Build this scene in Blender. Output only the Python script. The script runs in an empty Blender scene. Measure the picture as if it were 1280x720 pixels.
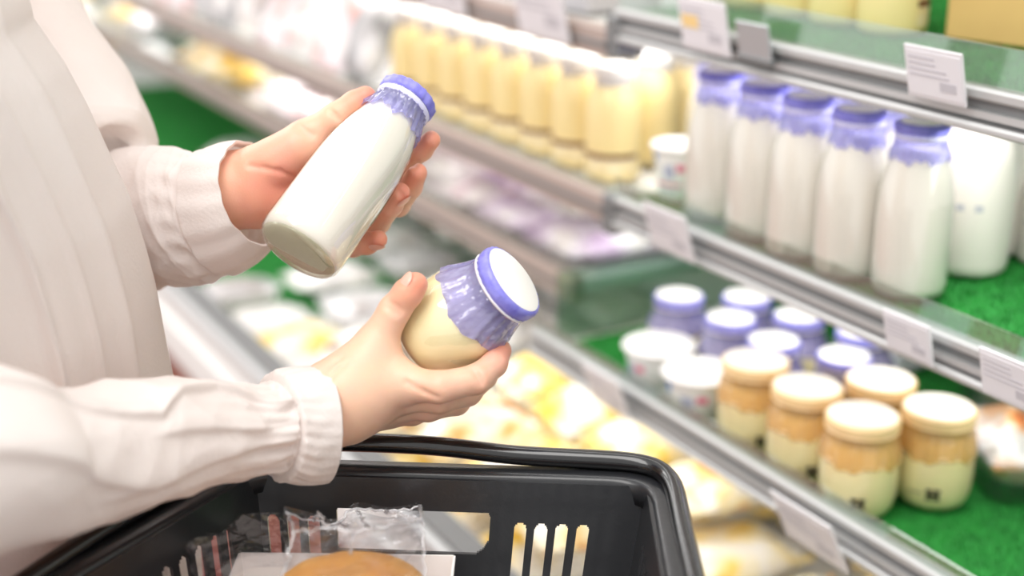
import bpy, math, random
import numpy as np
from mathutils import Vector, Matrix

# ------------------------------------------------------------------ camera, world, lights
SC = bpy.context.scene
COL = SC.collection
CAM_H = 1.45
PITCH, YAW, FPX = math.radians(19), math.radians(29.5), 1770.0
F = np.array([math.sin(YAW)*math.cos(PITCH), math.cos(YAW)*math.cos(PITCH), -math.sin(PITCH)])
R = np.array([math.cos(YAW), -math.sin(YAW), 0.0])
U = np.cross(R, F)
CAM = np.array([0, 0, CAM_H])

cd = bpy.data.cameras.new('camera')
cam = bpy.data.objects.new('camera', cd)
COL.objects.link(cam)
cam.matrix_world = Matrix(((R[0], U[0], -F[0], 0), (R[1], U[1], -F[1], 0), (R[2], U[2], -F[2], CAM_H), (0, 0, 0, 1)))
cd.sensor_width = 36
cd.lens = FPX/1280*36
cd.clip_start = .05
cd.clip_end = 60
cd.dof.use_dof = True
cd.dof.focus_distance = .90
cd.dof.aperture_fstop = 2.7
SC.camera = cam

SC.view_settings.view_transform = 'Standard'
SC.view_settings.look = 'None'
SC.view_settings.gamma = 1
SC.view_settings.use_curve_mapping = False
SC.view_settings.exposure = 0.30

w = bpy.data.worlds.new('store_air')
SC.world = w
w.use_nodes = True
bg = w.node_tree.nodes['Background']
bg.inputs[0].default_value = (1.0, .985, .97, 1)
bg.inputs[1].default_value = .93


def area(name, loc, target, sx, sy, power, col=(1, 1, 1)):
    l = bpy.data.lights.new(name, 'AREA')
    l.shape = 'RECTANGLE'
    l.size, l.size_y = sx, sy
    l.energy = power
    l.color = col
    o = bpy.data.objects.new(name, l)
    COL.objects.link(o)
    o.location = loc
    d = Vector(target)-Vector(loc)
    o.rotation_euler = d.to_track_quat('-Z', 'Y').to_euler()
    return o


area('ceiling_panel', (-.9, .2, 3.0), (-.9, .2, 0), 2.4, 1.2, 45, (1, .98, .95))
area('ceiling_panel', (-.9, 3.6, 3.0), (-.9, 3.6, 0), 2.4, 1.2, 45, (1, .98, .95))
area('ceiling_panel', (-.3, 7.0, 3.0), (-.3, 7.0, 0), 2.4, 1.2, 45, (1, .98, .95))
# the case's own lamps: one strip under the canopy and under each shelf's front edge
area('case_strip_lamp', (.74, 2.6, 2.0), (1.0, 2.6, 1.25), 6, .05, 8)
for zz, pw in ((1.205, 2.6), (1.012, 2.1), (.806, 1.2)):
    xs = .885 if zz > 1.1 else .92 if zz > .9 else .86
    area('case_strip_lamp', (xs, 1.0, zz), (xs+.02, 1.0, zz-.22), 2.6, .10 if zz > .9 else .025, pw)
    area('case_strip_lamp', (.95 if zz > 1.1 else .90, 4.3, zz), (1.1, 4.3, zz-.22), 4.2, .025, pw*(1.7 if .9 < zz < 1.1 else .9))


# ------------------------------------------------------------------ helpers
def ray(u, v): return (u-640)/FPX*R+(360-v)/FPX*U+F
def P(u, v, d): return CAM+ray(u, v)*d                       # a point of the place seen at u, v and d metres deep
def onz(u, v, z):
    r = ray(u, v)
    return CAM+r*((z-CAM_H)/r[2])
def onx(u, v, x):
    r = ray(u, v)
    return CAM+r*(x/r[0])


def tag(o, label=None, cat=None, group=None, kind=None):
    for k, val in (('label', label), ('category', cat), ('group', group), ('kind', kind)):
        if val:
            o[k] = val
    return o


def empty(name, loc=(0, 0, 0), rz=0.0):
    o = bpy.data.objects.new(name, None)
    o.empty_display_size = .02
    COL.objects.link(o)
    o.location = tuple(loc)
    o.rotation_euler = (0, 0, rz)
    return o


def meshobj(name, V, Fc, m, parent=None, smooth=True, mats=None, fm=None):
    me = bpy.data.meshes.new(name)
    me.from_pydata([tuple(map(float, v)) for v in V], [], [tuple(int(i) for i in f) for f in Fc])
    for x in (mats or [m]):
        me.materials.append(x)
    if fm is not None:
        me.polygons.foreach_set('material_index', fm)
    if smooth:
        me.polygons.foreach_set('use_smooth', [True]*len(me.polygons))
    me.update()
    o = bpy.data.objects.new(name, me)
    COL.objects.link(o)
    if parent is not None:
        o.parent = parent
    return o


def children(o): return [c for c in bpy.data.objects if c.parent == o]
KIDS = {}
def copy_tree(o, parent=None):
    c = o.copy()
    COL.objects.link(c)
    if parent is not None:
        c.parent = parent
    if o.name not in KIDS:
        KIDS[o.name] = children(o)
    for ch in KIDS[o.name]:
        copy_tree(ch, c)
    return c


class MB:
    def __init__(s): s.V, s.F, s.M = [], [], []
    def add(s, V, Fc, mi=0):
        b = len(s.V)
        s.V += [tuple(v) for v in V]
        s.F += [tuple(i+b for i in f) for f in Fc]
        s.M += [mi]*len(Fc)
        return s
    def box(s, x0, x1, y0, y1, z0, z1, mi=0, bev=0.0):
        if bev <= 0:
            V = [(x, y, z) for x in (x0, x1) for y in (y0, y1) for z in (z0, z1)]
            return s.add(V, [(0, 1, 3, 2), (4, 6, 7, 5), (0, 4, 5, 1), (2, 3, 7, 6), (0, 2, 6, 4), (1, 5, 7, 3)], mi)
        b = bev                       # chamfered box
        V = []
        for x, sx in ((x0, 1), (x1, -1)):
            for y, sy in ((y0, 1), (y1, -1)):
                for z, sz in ((z0, 1), (z1, -1)):
                    V += [(x, y+sy*b, z+sz*b), (x+sx*b, y, z+sz*b), (x+sx*b, y+sy*b, z)]
        i = lambda a, c, e, k: (a*4+c*2+e)*3+k
        Q = []
        for a in (0, 1):
            q = [i(a, 0, 0, 0), i(a, 0, 1, 0), i(a, 1, 1, 0), i(a, 1, 0, 0)]; Q.append(q if a == 0 else q[::-1])
            q = [i(0, a, 0, 1), i(1, a, 0, 1), i(1, a, 1, 1), i(0, a, 1, 1)]; Q.append(q if a == 0 else q[::-1])
            q = [i(0, 0, a, 2), i(0, 1, a, 2), i(1, 1, a, 2), i(1, 0, a, 2)]; Q.append(q if a == 0 else q[::-1])
        for a in (0, 1):
            for c in (0, 1):
                Q.append([i(a, c, 0, 0), i(a, c, 1, 0), i(a, c, 1, 1), i(a, c, 0, 1)])
                Q.append([i(a, 0, c, 0), i(a, 1, c, 0), i(a, 1, c, 2), i(a, 0, c, 2)])
                Q.append([i(0, a, c, 1), i(1, a, c, 1), i(1, a, c, 2), i(0, a, c, 2)])
                for e in (0, 1):
                    Q.append([i(a, c, e, 0), i(a, c, e, 1), i(a, c, e, 2)])
        return s.add(V, Q, mi)
    def lathe(s, prof, n=40, mi=0, crimp=None):
        V = []
        for (r, z) in prof:
            for k in range(n):
                t = 2*math.pi*k/n
                rr = r+(crimp(t, r, z) if crimp else 0)
                V.append((rr*math.cos(t), rr*math.sin(t), z))
        Fc = []
        for j in range(len(prof)-1):
            for k in range(n):
                a, b = j*n+k, j*n+(k+1) % n
                Fc.append((a, b, b+n, a+n))
        if prof[0][0] < 1e-6 or True:
            pass
        return s.add(V, Fc, mi)
    def tube(s, pts, r, n=12, mi=0, cap=True):
        pts = [Vector(p) for p in pts]
        rs = r if isinstance(r, (list, tuple)) else [r]*len(pts)
        V, Fc = [], []
        up = Vector((0, 0, 1))
        nrm = None
        for i, p in enumerate(pts):
            t = (pts[min(i+1, len(pts)-1)]-pts[max(i-1, 0)]).normalized()
            if nrm is None:
                nrm = t.cross(up)
                if nrm.length < .1:
                    nrm = t.cross(Vector((1, 0, 0)))
            nrm = (nrm-t*nrm.dot(t)).normalized()
            bn = t.cross(nrm)
            for k in range(n):
                a = 2*math.pi*k/n
                V.append(p+nrm*(math.cos(a)*rs[i])+bn*(math.sin(a)*rs[i]))
        for i in range(len(pts)-1):
            for k in range(n):
                a, b = i*n+k, i*n+(k+1) % n
                Fc.append((a, b, b+n, a+n))
        if cap:
            Fc.append(tuple(range(n))[::-1])
            Fc.append(tuple(range((len(pts)-1)*n, len(pts)*n)))
        return s.add(V, Fc, mi)
    def build(s, name, m, parent=None, smooth=True):
        mats = m if isinstance(m, list) else [m]
        return meshobj(name, s.V, s.F, None, parent, smooth, mats, s.M)


def catmull(K, n):
    K = np.asarray(K, float)
    m = len(K)
    t = np.linspace(0, m-1, n)
    i = np.minimum(t.astype(int), m-2)
    f = (t-i)[:, None]
    g = lambda j: K[np.clip(j, 0, m-1)]
    p0, p1, p2, p3 = g(i-1), g(i), g(i+1), g(i+2)
    return .5*((2*p1)+(-p0+p2)*f+(2*p0-5*p1+4*p2-p3)*f*f+(-p0+3*p1-3*p2+p3)*f**3)


def loft(rings, closed=True, cap0=False, cap1=False):
    """rings: array (m, n, 3)"""
    m, n, _ = rings.shape
    V = rings.reshape(-1, 3)
    Fc = []
    for j in range(m-1):
        for k in range(n if closed else n-1):
            a, b = j*n+k, j*n+(k+1) % n
            Fc.append((a, b, b+n, a+n))
    if cap0:
        Fc.append(tuple(range(n))[::-1])
    if cap1:
        Fc.append(tuple(range((m-1)*n, m*n)))
    return V, Fc


# --- smooth bodies: signed distance of round cones, meshed with surface nets
def smin(a, b, k):
    h = np.clip(.5+.5*(b-a)/k, 0, 1)
    return b*(1-h)+a*h-k*h*(1-h)


def rcone(X, a, b, ra, rb):
    a, b = np.asarray(a, float), np.asarray(b, float)
    ba = b-a
    L2 = float(ba@ba)+1e-12
    t = np.clip(((X-a)@ba)/L2, 0, 1)
    d = np.linalg.norm(X-a-t[:, None]*ba, axis=1)
    return d-(ra+(rb-ra)*t)


def ellip(X, c, r, M=None):
    q = X-np.asarray(c, float)
    if M is not None:
        q = q@np.asarray(M)
    r = np.asarray(r, float)
    k0 = np.linalg.norm(q/r, axis=1)
    k1 = np.linalg.norm(q/(r*r), axis=1)+1e-9
    return k0*(k0-1)/k1


def nets(fn, lo, hi, h):
    lo, hi = np.asarray(lo, float), np.asarray(hi, float)
    N = np.ceil((hi-lo)/h).astype(int)+1
    ax = [lo[i]+h*np.arange(N[i]) for i in range(3)]
    D = np.empty(N)
    YZ = np.stack(np.meshgrid(ax[1], ax[2], indexing='ij'), -1).reshape(-1, 2)
    step = max(1, int(400000/len(YZ)))
    for i in range(0, N[0], step):
        xs = ax[0][i:i+step]
        X = np.concatenate([np.repeat(xs, len(YZ))[:, None], np.tile(YZ, (len(xs), 1))], 1)
        D[i:i+step] = fn(X).reshape(len(xs), N[1], N[2])
    S = D < 0
    C = tuple(n-1 for n in N)
    cnt = np.zeros(C)
    acc = np.zeros(C+(3,))
    sl = lambda o, n: slice(o, o+n)
    for axis in range(3):
        o1, o2 = [i for i in range(3) if i != axis]
        for a in (0, 1):
            for b in (0, 1):
                s0 = [0, 0, 0]; s0[o1], s0[o2] = a, b
                s1 = list(s0); s1[axis] = 1
                A = tuple(sl(s0[i], C[i]) for i in range(3))
                B = tuple(sl(s1[i], C[i]) for i in range(3))
                m = S[A] != S[B]
                da, db = D[A], D[B]
                t = np.where(m, da/np.where(m, da-db, 1), 0)
                cnt += m
                for i in range(3):
                    acc[..., i] += np.where(m, (t if i == axis else s0[i]), 0)
    act = cnt > 0
    idx = -np.ones(C, int)
    idx[act] = np.arange(act.sum())
    base = np.argwhere(act)
    V = lo+h*(base+acc[act]/cnt[act][:, None])
    Fc = []
    for axis in range(3):
        o1, o2 = [(1, 2), (2, 0), (0, 1)][axis]
        n = list(N); n[axis] -= 1
        A = [slice(1, N[i]-1) for i in range(3)]; A[axis] = slice(0, N[axis]-1)
        B = list(A); B[axis] = slice(1, N[axis])
        a, b = S[tuple(A)], S[tuple(B)]
        e = np.argwhere(a != b)
        if not len(e):
            continue
        flip = b[tuple(e.T)]
        off = np.array([1, 1, 1]); off[axis] = 0
        e = e+off
        def cell(d1, d2):
            q = e.copy(); q[:, o1] -= d1; q[:, o2] -= d2
            return idx[tuple(q.T)]
        q = np.stack([cell(1, 1), cell(0, 1), cell(0, 0), cell(1, 0)], 1)
        q[flip] = q[flip][:, ::-1]
        Fc.append(q)
    return V, np.concatenate(Fc)


# ------------------------------------------------------------------ materials
def principled(name):
    m = bpy.data.materials.new(name)
    m.use_nodes = True
    return m, m.node_tree, m.node_tree.nodes['Principled BSDF']


def lin(c):
    return tuple(((x/255)/12.92 if x/255 <= .04045 else ((x/255+.055)/1.055)**2.4) for x in c)+(1,)


def M(name, rgb, rough=.5, coat=0, metal=0, noise=None, bump=None, sss=0, trans=None, coords='Object'):
    """noise=(scale, rgb2, detail) mottles the colour; bump=(scale, strength)"""
    m, nt, b = principled(name)
    b.inputs['Base Color'].default_value = lin(rgb)
    b.inputs['Roughness'].default_value = rough
    b.inputs['Metallic'].default_value = metal
    b.inputs['Coat Weight'].default_value = coat
    b.inputs['Coat Roughness'].default_value = .06
    if sss:
        b.inputs['Subsurface Weight'].default_value = sss
        b.inputs['Subsurface Radius'].default_value = (1, .35, .2)
        b.inputs['Subsurface Scale'].default_value = .006
    tc = nt.nodes.new('ShaderNodeTexCoord')
    if noise:
        n = nt.nodes.new('ShaderNodeTexNoise')
        n.inputs['Scale'].default_value = noise[0]
        n.inputs['Detail'].default_value = noise[2] if len(noise) > 2 else 3
        nt.links.new(tc.outputs[coords], n.inputs['Vector'])
        mx = nt.nodes.new('ShaderNodeMix'); mx.data_type = 'RGBA'
        mr = nt.nodes.new('ShaderNodeMapRange')
        mr.inputs[1].default_value, mr.inputs[2].default_value = .35, .65
        nt.links.new(n.outputs['Fac'], mr.inputs[0])
        nt.links.new(mr.outputs[0], mx.inputs[0])
        mx.inputs[6].default_value = lin(rgb)
        mx.inputs[7].default_value = lin(noise[1])
        nt.links.new(mx.outputs[2], b.inputs['Base Color'])
    if bump:
        n = nt.nodes.new('ShaderNodeTexNoise')
        n.inputs['Scale'].default_value = bump[0]
        n.inputs['Detail'].default_value = 4
        nt.links.new(tc.outputs[coords], n.inputs['Vector'])
        bp = nt.nodes.new('ShaderNodeBump')
        bp.inputs['Strength'].default_value = bump[1]
        bp.inputs['Distance'].default_value = .002
        nt.links.new(n.outputs['Fac'], bp.inputs['Height'])
        nt.links.new(bp.outputs[0], b.inputs['Normal'])
    return m


def clear(name, tint=(255, 255, 255), gloss=.12, rough=.05, body=0.0, body_rgb=(255, 255, 255), bump=None, face=.55):
    """thin clear stuff: straight-through light plus a mirror sheen by angle, optionally some body colour"""
    m = bpy.data.materials.new(name)
    m.use_nodes = True
    nt = m.node_tree
    nt.nodes.clear()
    out = nt.nodes.new('ShaderNodeOutputMaterial')
    tr = nt.nodes.new('ShaderNodeBsdfTransparent'); tr.inputs[0].default_value = lin(tint)
    gl = nt.nodes.new('ShaderNodeBsdfGlossy'); gl.inputs['Roughness'].default_value = rough
    lw = nt.nodes.new('ShaderNodeLayerWeight'); lw.inputs[0].default_value = .25
    mul = nt.nodes.new('ShaderNodeMath'); mul.operation = 'MULTIPLY_ADD'
    mul.inputs[1].default_value = face; mul.inputs[2].default_value = gloss*.4
    nt.links.new(lw.outputs['Facing'], mul.inputs[0])
    src = tr.outputs[0]
    if body > 0:
        df = nt.nodes.new('ShaderNodeBsdfDiffuse'); df.inputs[0].default_value = lin(body_rgb)
        tl = nt.nodes.new('ShaderNodeBsdfTranslucent'); tl.inputs[0].default_value = lin(body_rgb)
        ad = nt.nodes.new('ShaderNodeMixShader'); ad.inputs[0].default_value = .4
        nt.links.new(df.outputs[0], ad.inputs[1]); nt.links.new(tl.outputs[0], ad.inputs[2])
        mb = nt.nodes.new('ShaderNodeMixShader'); mb.inputs[0].default_value = body
        nt.links.new(tr.outputs[0], mb.inputs[1]); nt.links.new(ad.outputs[0], mb.inputs[2])
        src = mb.outputs[0]
    mx = nt.nodes.new('ShaderNodeMixShader')
    nt.links.new(mul.outputs[0], mx.inputs[0])
    nt.links.new(src, mx.inputs[1]); nt.links.new(gl.outputs[0], mx.inputs[2])
    nt.links.new(mx.outputs[0], out.inputs[0])
    if bump:
        tc = nt.nodes.new('ShaderNodeTexCoord')
        n = nt.nodes.new('ShaderNodeTexNoise'); n.inputs['Scale'].default_value = bump[0]
        nt.links.new(tc.outputs['Object'], n.inputs['Vector'])
        bp = nt.nodes.new('ShaderNodeBump'); bp.inputs['Strength'].default_value = bump[1]; bp.inputs['Distance'].default_value = .004
        nt.links.new(n.outputs['Fac'], bp.inputs['Height'])
        nt.links.new(bp.outputs[0], gl.inputs['Normal'])
    return m


LINEN = M('white_linen', (240, 232, 228), .85, noise=(9, (244, 238, 235)), bump=(420, .25))
def _linen():
    nt = LINEN.node_tree
    b = nt.nodes['Principled BSDF']; out = nt.nodes['Material Output']
    tl = nt.nodes.new('ShaderNodeBsdfTranslucent'); tl.inputs[0].default_value = lin((246, 232, 224))
    mx = nt.nodes.new('ShaderNodeMixShader'); mx.inputs[0].default_value = .28
    nt.links.new(b.outputs[0], mx.inputs[1]); nt.links.new(tl.outputs[0], mx.inputs[2]); nt.links.new(mx.outputs[0], out.inputs[0])
_linen()
MILK = M('milk', (243, 234, 226), .35, coat=.6, sss=.0)
CUSTARD = M('custard', (252, 236, 188), .4, coat=.5, noise=(30, (253, 239, 198)))
PUDDING = M('pudding', (255, 235, 182), .4, coat=.5)
YDRINK = M('yellow_drink', (242, 220, 158), .4, coat=.5)
GLASS = clear('clear_glass', (250, 252, 250), .12, .03)
BASEGLASS = clear('thick_base_glass', (250, 250, 242), .1, .05, .3, (232, 231, 212), face=.25)
PURPLE = M('purple_film', (142, 140, 226), .42, coat=.12, noise=(120, (120, 116, 214)), bump=(150, .5))
PURPLESKIRT = clear('sheer_purple_film', (214, 212, 250), .18, .15, .42, (188, 186, 247), bump=(120, .8))
ORANGESKIRT = clear('sheer_orange_film', (255, 236, 200), .14, .2, .46, (252, 212, 148), bump=(110, .9))
ORANGE = M('orange_film', (248, 214, 160), .35, coat=.4)
LIDWHITE = M('white_lid_paper', (250, 247, 243), .45, coat=.15)
LIDCREAM = M('cream_lid_paper', (250, 242, 230), .4, coat=.2)
THREAD = M('band_thread', (226, 220, 224), .4)
SEALBAND = M('pale_lilac_band', (214, 212, 242), .4)
BLACKINK = M('black_ink', (38, 30, 24), .5)
PLASTIC = M('black_plastic', (38, 39, 42), .32, coat=.2, bump=(300, .06))
HANDLEPL = M('black_handle_plastic', (22, 22, 24), .22, coat=.5)
ALU = M('aluminium', (198, 198, 198), .55, metal=.5)
ALUDARK = M('dark_groove', (132, 133, 134), .55, metal=.3)
TAUPE = M('taupe_rail', (176, 158, 150), .45)
CASEWHITE = M('case_white_paint', (238, 238, 236), .5)
TURFBASE = M('turf_backing', (28, 120, 44), .9, noise=(60, (42, 146, 58)))
TURF = M('turf_blades', (44, 156, 60), .7, noise=(45, (26, 116, 42)))
CLEARLIP = clear('clear_acrylic', (238, 246, 242), .3, .06, .06, (235, 245, 240))
GREENGLASS = clear('greenish_glass', (222, 236, 228), .3, .05, .04, (205, 224, 214))
TAGPLASTIC = M('price_tag_holder', (226, 224, 228), .3, coat=.3)
PAPER = M('tag_paper', (228, 225, 230), .6)
PRINT = M('grey_print', (196, 193, 200), .6)
CARDBOARD = M('cardboard', (214, 176, 112), .75, noise=(14, (206, 168, 106)))
FLOORM = M('brown_floor', (136, 84, 70), .4, noise=(3, (120, 74, 62)))
FILM = clear('clear_film', (246, 246, 248), .16, .05, .02, (250, 250, 255), bump=(60, .6), face=.32)
HEMGLINT = clear('film_hem_glint', (250, 250, 252), .5, .1, .35, (250, 250, 255))  # pale body colour for the bag's hem and its painted crease highlights
TRAYWHITE = M('white_paperboard', (246, 241, 238), .6)
BREAD = M('baked_crust', (214, 158, 84), .5, noise=(24, (192, 126, 58), 5), bump=(90, .3))


def pack_mat(name, a, b_, c, s=16):
    """film-wrapped food: three colours in soft patches under a glossy wrap"""
    m, nt, b = principled(name)
    b.inputs['Roughness'].default_value = .35
    b.inputs['Coat Weight'].default_value = .6
    b.inputs['Coat Roughness'].default_value = .1
    tc = nt.nodes.new('ShaderNodeTexCoord')
    oi = nt.nodes.new('ShaderNodeObjectInfo')
    add = nt.nodes.new('ShaderNodeVectorMath'); add.operation = 'MULTIPLY_ADD'
    comb = nt.nodes.new('ShaderNodeCombineXYZ')
    for i in range(3):
        nt.links.new(oi.outputs['Random'], comb.inputs[i])
    nt.links.new(comb.outputs[0], add.inputs[0])
    add.inputs[1].default_value = (7, 11, 5)
    nt.links.new(tc.outputs['Object'], add.inputs[2])
    n = nt.nodes.new('ShaderNodeTexNoise'); n.inputs['Scale'].default_value = s; n.inputs['Detail'].default_value = 2.5
    nt.links.new(add.outputs[0], n.inputs['Vector'])
    cr = nt.nodes.new('ShaderNodeValToRGB')
    e = cr.color_ramp.elements
    e[0].position, e[0].color = .36, lin(c)
    e[1].position, e[1].color = .44, lin(b_)
    x = e.new(.54); x.color = lin(a)
    x = e.new(.64); x.color = lin((250, 246, 240))
    nt.links.new(n.outputs['Fac'], cr.inputs[0])
    nt.links.new(cr.outputs[0], b.inputs['Base Color'])
    return m


PK_YELLOW = pack_mat('yellow_wrapped', (250, 240, 214), (250, 224, 140), (246, 200, 72))
PK_ORANGE = pack_mat('orange_flecked_wrapped', (250, 243, 226), (250, 230, 170), (240, 158, 70), 20)
PK_WHITE = pack_mat('white_wrapped', (242, 238, 236), (226, 221, 220), (206, 196, 190), 14)
PK_PINK = pack_mat('pink_wrapped', (248, 240, 242), (240, 222, 228), (232, 172, 160), 15)
PK_LILAC = pack_mat('lilac_wrapped', (246, 240, 246), (232, 218, 234), (204, 178, 210), 14)
PK_BROWN = pack_mat('brown_flecked_wrapped', (248, 244, 238), (232, 222, 206), (150, 112, 84), 30)
PK_GREY = pack_mat('grey_wrapped', (216, 214, 216), (196, 196, 198), (140, 140, 142), 12)
PK_SWEET = pack_mat('orange_white_sweets', (254, 246, 236), (252, 190, 128), (238, 140, 80), 18)
PK_DARK = pack_mat('dark_green_wrapped', (120, 140, 128), (88, 110, 98), (60, 84, 72), 12)

# skin: tone plus a redness attribute at finger ends and knuckles
SKIN, _nt, _b = principled('skin')
_b.inputs['Roughness'].default_value = .45
_b.inputs['Subsurface Weight'].default_value = .35
_b.inputs['Subsurface Radius'].default_value = (1, .35, .2)
_b.inputs['Subsurface Scale'].default_value = .004
_at = _nt.nodes.new('ShaderNodeAttribute'); _at.attribute_name = 'blush'
_mx = _nt.nodes.new('ShaderNodeMix'); _mx.data_type = 'RGBA'
_mx.inputs[6].default_value = lin((233, 190, 164))
_mx.inputs[7].default_value = lin((226, 146, 122))
_nt.links.new(_at.outputs['Fac'], _mx.inputs[0])
_tc = _nt.nodes.new('ShaderNodeTexCoord')
_n = _nt.nodes.new('ShaderNodeTexNoise'); _n.inputs['Scale'].default_value = 40
_nt.links.new(_tc.outputs['Object'], _n.inputs['Vector'])
_m2 = _nt.nodes.new('ShaderNodeMix'); _m2.data_type = 'RGBA'; _m2.inputs[0].default_value = .12
_nt.links.new(_mx.outputs[2], _m2.inputs[6]); _nt.links.new(_n.outputs['Color'], _m2.inputs[7])
_m2.blend_type = 'SOFT_LIGHT'
_nt.links.new(_m2.outputs[2], _b.inputs['Base Color'])
_v = _nt.nodes.new('ShaderNodeTexVoronoi'); _v.inputs['Scale'].default_value = 900
_nt.links.new(_tc.outputs['Object'], _v.inputs['Vector'])
_bp = _nt.nodes.new('ShaderNodeBump'); _bp.inputs['Strength'].default_value = .06; _bp.inputs['Distance'].default_value = .001
_nt.links.new(_v.outputs['Distance'], _bp.inputs['Height']); _nt.links.new(_bp.outputs[0], _b.inputs['Normal'])
NAIL = M('fingernail', (232, 176, 158), .3, coat=.3)
HAIR = M('dark_brown_hair', (48, 34, 28), .4, bump=(200, .4))
TROUSERM = M('beige_trousers', (206, 194, 180), .85)
SHOEM = M('white_shoes', (225, 222, 216), .5)

# ------------------------------------------------------------------ setting: floor and the long refrigerated case
mb = MB(); mb.box(-4, 3, -2, 14, -.05, 0)
tag(mb.build('floor', FLOORM, None, False), kind='structure')

XF, XB = .80, 1.36
ZU, ZM, ZL, ZW = 1.25, 1.056, .85, .615
YA0, YJ, YJL, YB1 = -.30, 1.20, 1.325, 9.0
case = empty('display_case', (1.0, 2.5, 0))
tag(case, 'long white refrigerated display case with three shelf tiers and a bottom well', 'display case')
case_off = Vector(case.location)


def cpart(mbx, name, m, parent=case, smooth=False):
    o = mbx.build(name, m, parent, smooth)
    if parent is case:
        o.location = -case_off
    return o


mb = MB(); mb.box(XB, XB+.08, YA0, YB1, 0, 2.05); cpart(mb, 'back_panel', CASEWHITE)
mb = MB(); mb.box(.68, XB+.08, YA0, YB1, 2.05, 2.15, bev=.01); cpart(mb, 'canopy', CASEWHITE)
mb = MB(); mb.box(.60, XB, YA0, YB1, .06, ZW-.01); mb.box(.66, XB, YA0, YB1, 0, .06); cpart(mb, 'plinth', CASEWHITE)
mb = MB(); mb.box(.575, .615, YA0, YB1, .585, .70, bev=.006); mb.box(.568, .576, YA0, YB1, .62, .66)
cpart(mb, 'front_panel', CASEWHITE)
mb = MB(); mb.box(.592, .6, YA0, YB1, .06, .585); cpart(mb, 'kick_panel', M('red_brown_kick_panel', (128, 62, 56), .5, noise=(4, (146, 92, 76))))
mb = MB(); mb.box(.57, .622, YA0, YB1, .70, .722, 0, .006); mb.box(.58, .61, YA0, YB1, .722, .728, 1)
cpart(mb, 'bumper_rail', [ALU, ALUDARK])
mb = MB(); mb.box(.60, XB, YA0-.03, YA0, 0, 2.05); mb.box(.60, XB, YB1, YB1+.03, 0, 2.05); cpart(mb, 'end_panel', CASEWHITE)


def shelf(z, y0, y1, xf, rail, lip, name='shelf', up=0.0):
    mbx = MB(); mbx.box(xf+.01, XB, y0, y1, z-.018, z-.004)
    s = cpart(mbx, name, CASEWHITE)
    z = z+up
    mbx = MB()
    if rail == 'alu':         # stepped extrusion: bright nose, dark price channel, bright lower bead
        mbx.box(xf-.004, xf+.012, y0, y1, z-.006, z+.003, 0, .002)
        mbx.box(xf+.002, xf+.012, y0, y1, z-.014, z-.006, 1)
        mbx.box(xf-.003, xf+.012, y0, y1, z-.019, z-.014, 0)
        mbx.box(xf+.003, xf+.012, y0, y1, z-.023, z-.019, 1)
        mbx.box(xf-.006, xf+.012, y0, y1, z-.030, z-.023, 0, .002)
        mbx.build('rail', [ALU, ALUDARK], s, False)
    else:
        mbx.box(xf-.006, xf+.012, y0, y1, z-.030, z+.002, 0, .003)
        mbx.box(xf-.008, xf-.005, y0, y1, z-.018, z-.013, 1)
        mbx.build('rail', [TAUPE, ALUDARK], s, False)
    if lip:
        mbx = MB(); mbx.box(xf+.001, xf+.004, y0+.003, y1-.003, z+.003, z+lip)
        mbx.build('clear_lip', CLEARLIP, s, False)
    return s


sU = shelf(ZU, YA0, YJ, XF, 'alu', .034)
sM = shelf(ZM, YA0, YJ, XF, 'alu', .022)
XL = .776
sL = shelf(ZL, YA0, YJL, XL, 'alu', .016, 'shelf', .021)
sUB = shelf(ZU-.02, YJ, YB1, XF, 'taupe', 0)
sMB = shelf(ZM, YJ, YB1, XF, 'taupe', .012)
sLB = shelf(.92, YJL+.005, YB1, .84, 'taupe', .012)
for (z, y) in ((ZU-.02, YJ), (ZM-.012, YJ)):        # bracket ends at the joint between the two case modules
    mb = MB(); mb.box(XF-.008, XF+.03, y-.010, y+.010, z-.028, z+.016, 0, .003)
    cpart(mb, 'bracket', ALUDARK)
mb = MB(); mb.box(XF+.01, XB, YJL-.002, YJL+.003, ZL, ZL+.085); cpart(mb, 'glass_divider', GREENGLASS)


# artificial turf mats: backing plus real blades
def turf(name, x0, x1, y0, y1, z, step, h, label, seed):
    rng = np.random.default_rng(seed)
    mbx = MB(); mbx.box(x0, x1, y0, y1, z-.004, z)
    o = cpart(mbx, name, TURFBASE, None)
    nx, ny = int((x1-x0)/step), int((y1-y0)/step)
    gx, gy = np.meshgrid(np.arange(nx), np.arange(ny))
    n = gx.size
    x = x0+(gx.ravel()+rng.random(n))*step
    y = y0+(gy.ravel()+rng.random(n))*step
    x = np.clip(x, x0+h*.6, x1-h*.6); y = np.clip(y, y0+h*.6, y1-h*.6)
    a = rng.random(n)*2*np.pi
    hh = h*(.6+.6*rng.random(n))
    wd = step*.32
    lx, ly = rng.normal(0, .35, n)*hh, rng.normal(0, .35, n)*hh
    V = np.empty((n, 3, 3))
    V[:, 0] = np.stack([x-np.cos(a)*wd, y-np.sin(a)*wd, np.full(n, z-.001)], 1)
    V[:, 1] = np.stack([x+np.cos(a)*wd, y+np.sin(a)*wd, np.full(n, z-.001)], 1)
    V[:, 2] = np.stack([x+lx, y+ly, z+hh], 1)
    me = bpy.data.meshes.new('blades')
    me.vertices.add(n*3); me.vertices.foreach_set('co', V.ravel())
    me.loops.add(n*3); me.loops.foreach_set('vertex_index', np.arange(n*3))
    me.polygons.add(n); me.polygons.foreach_set('loop_start', np.arange(n)*3); me.polygons.foreach_set('loop_total', np.full(n, 3))
    me.update(); me.validate()
    me.materials.append(TURF)
    b = bpy.data.objects.new('blades', me); COL.objects.link(b); b.parent = o
    b['kind'] = 'stuff'
    tag(o, label, 'artificial grass mat')
    return o


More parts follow.
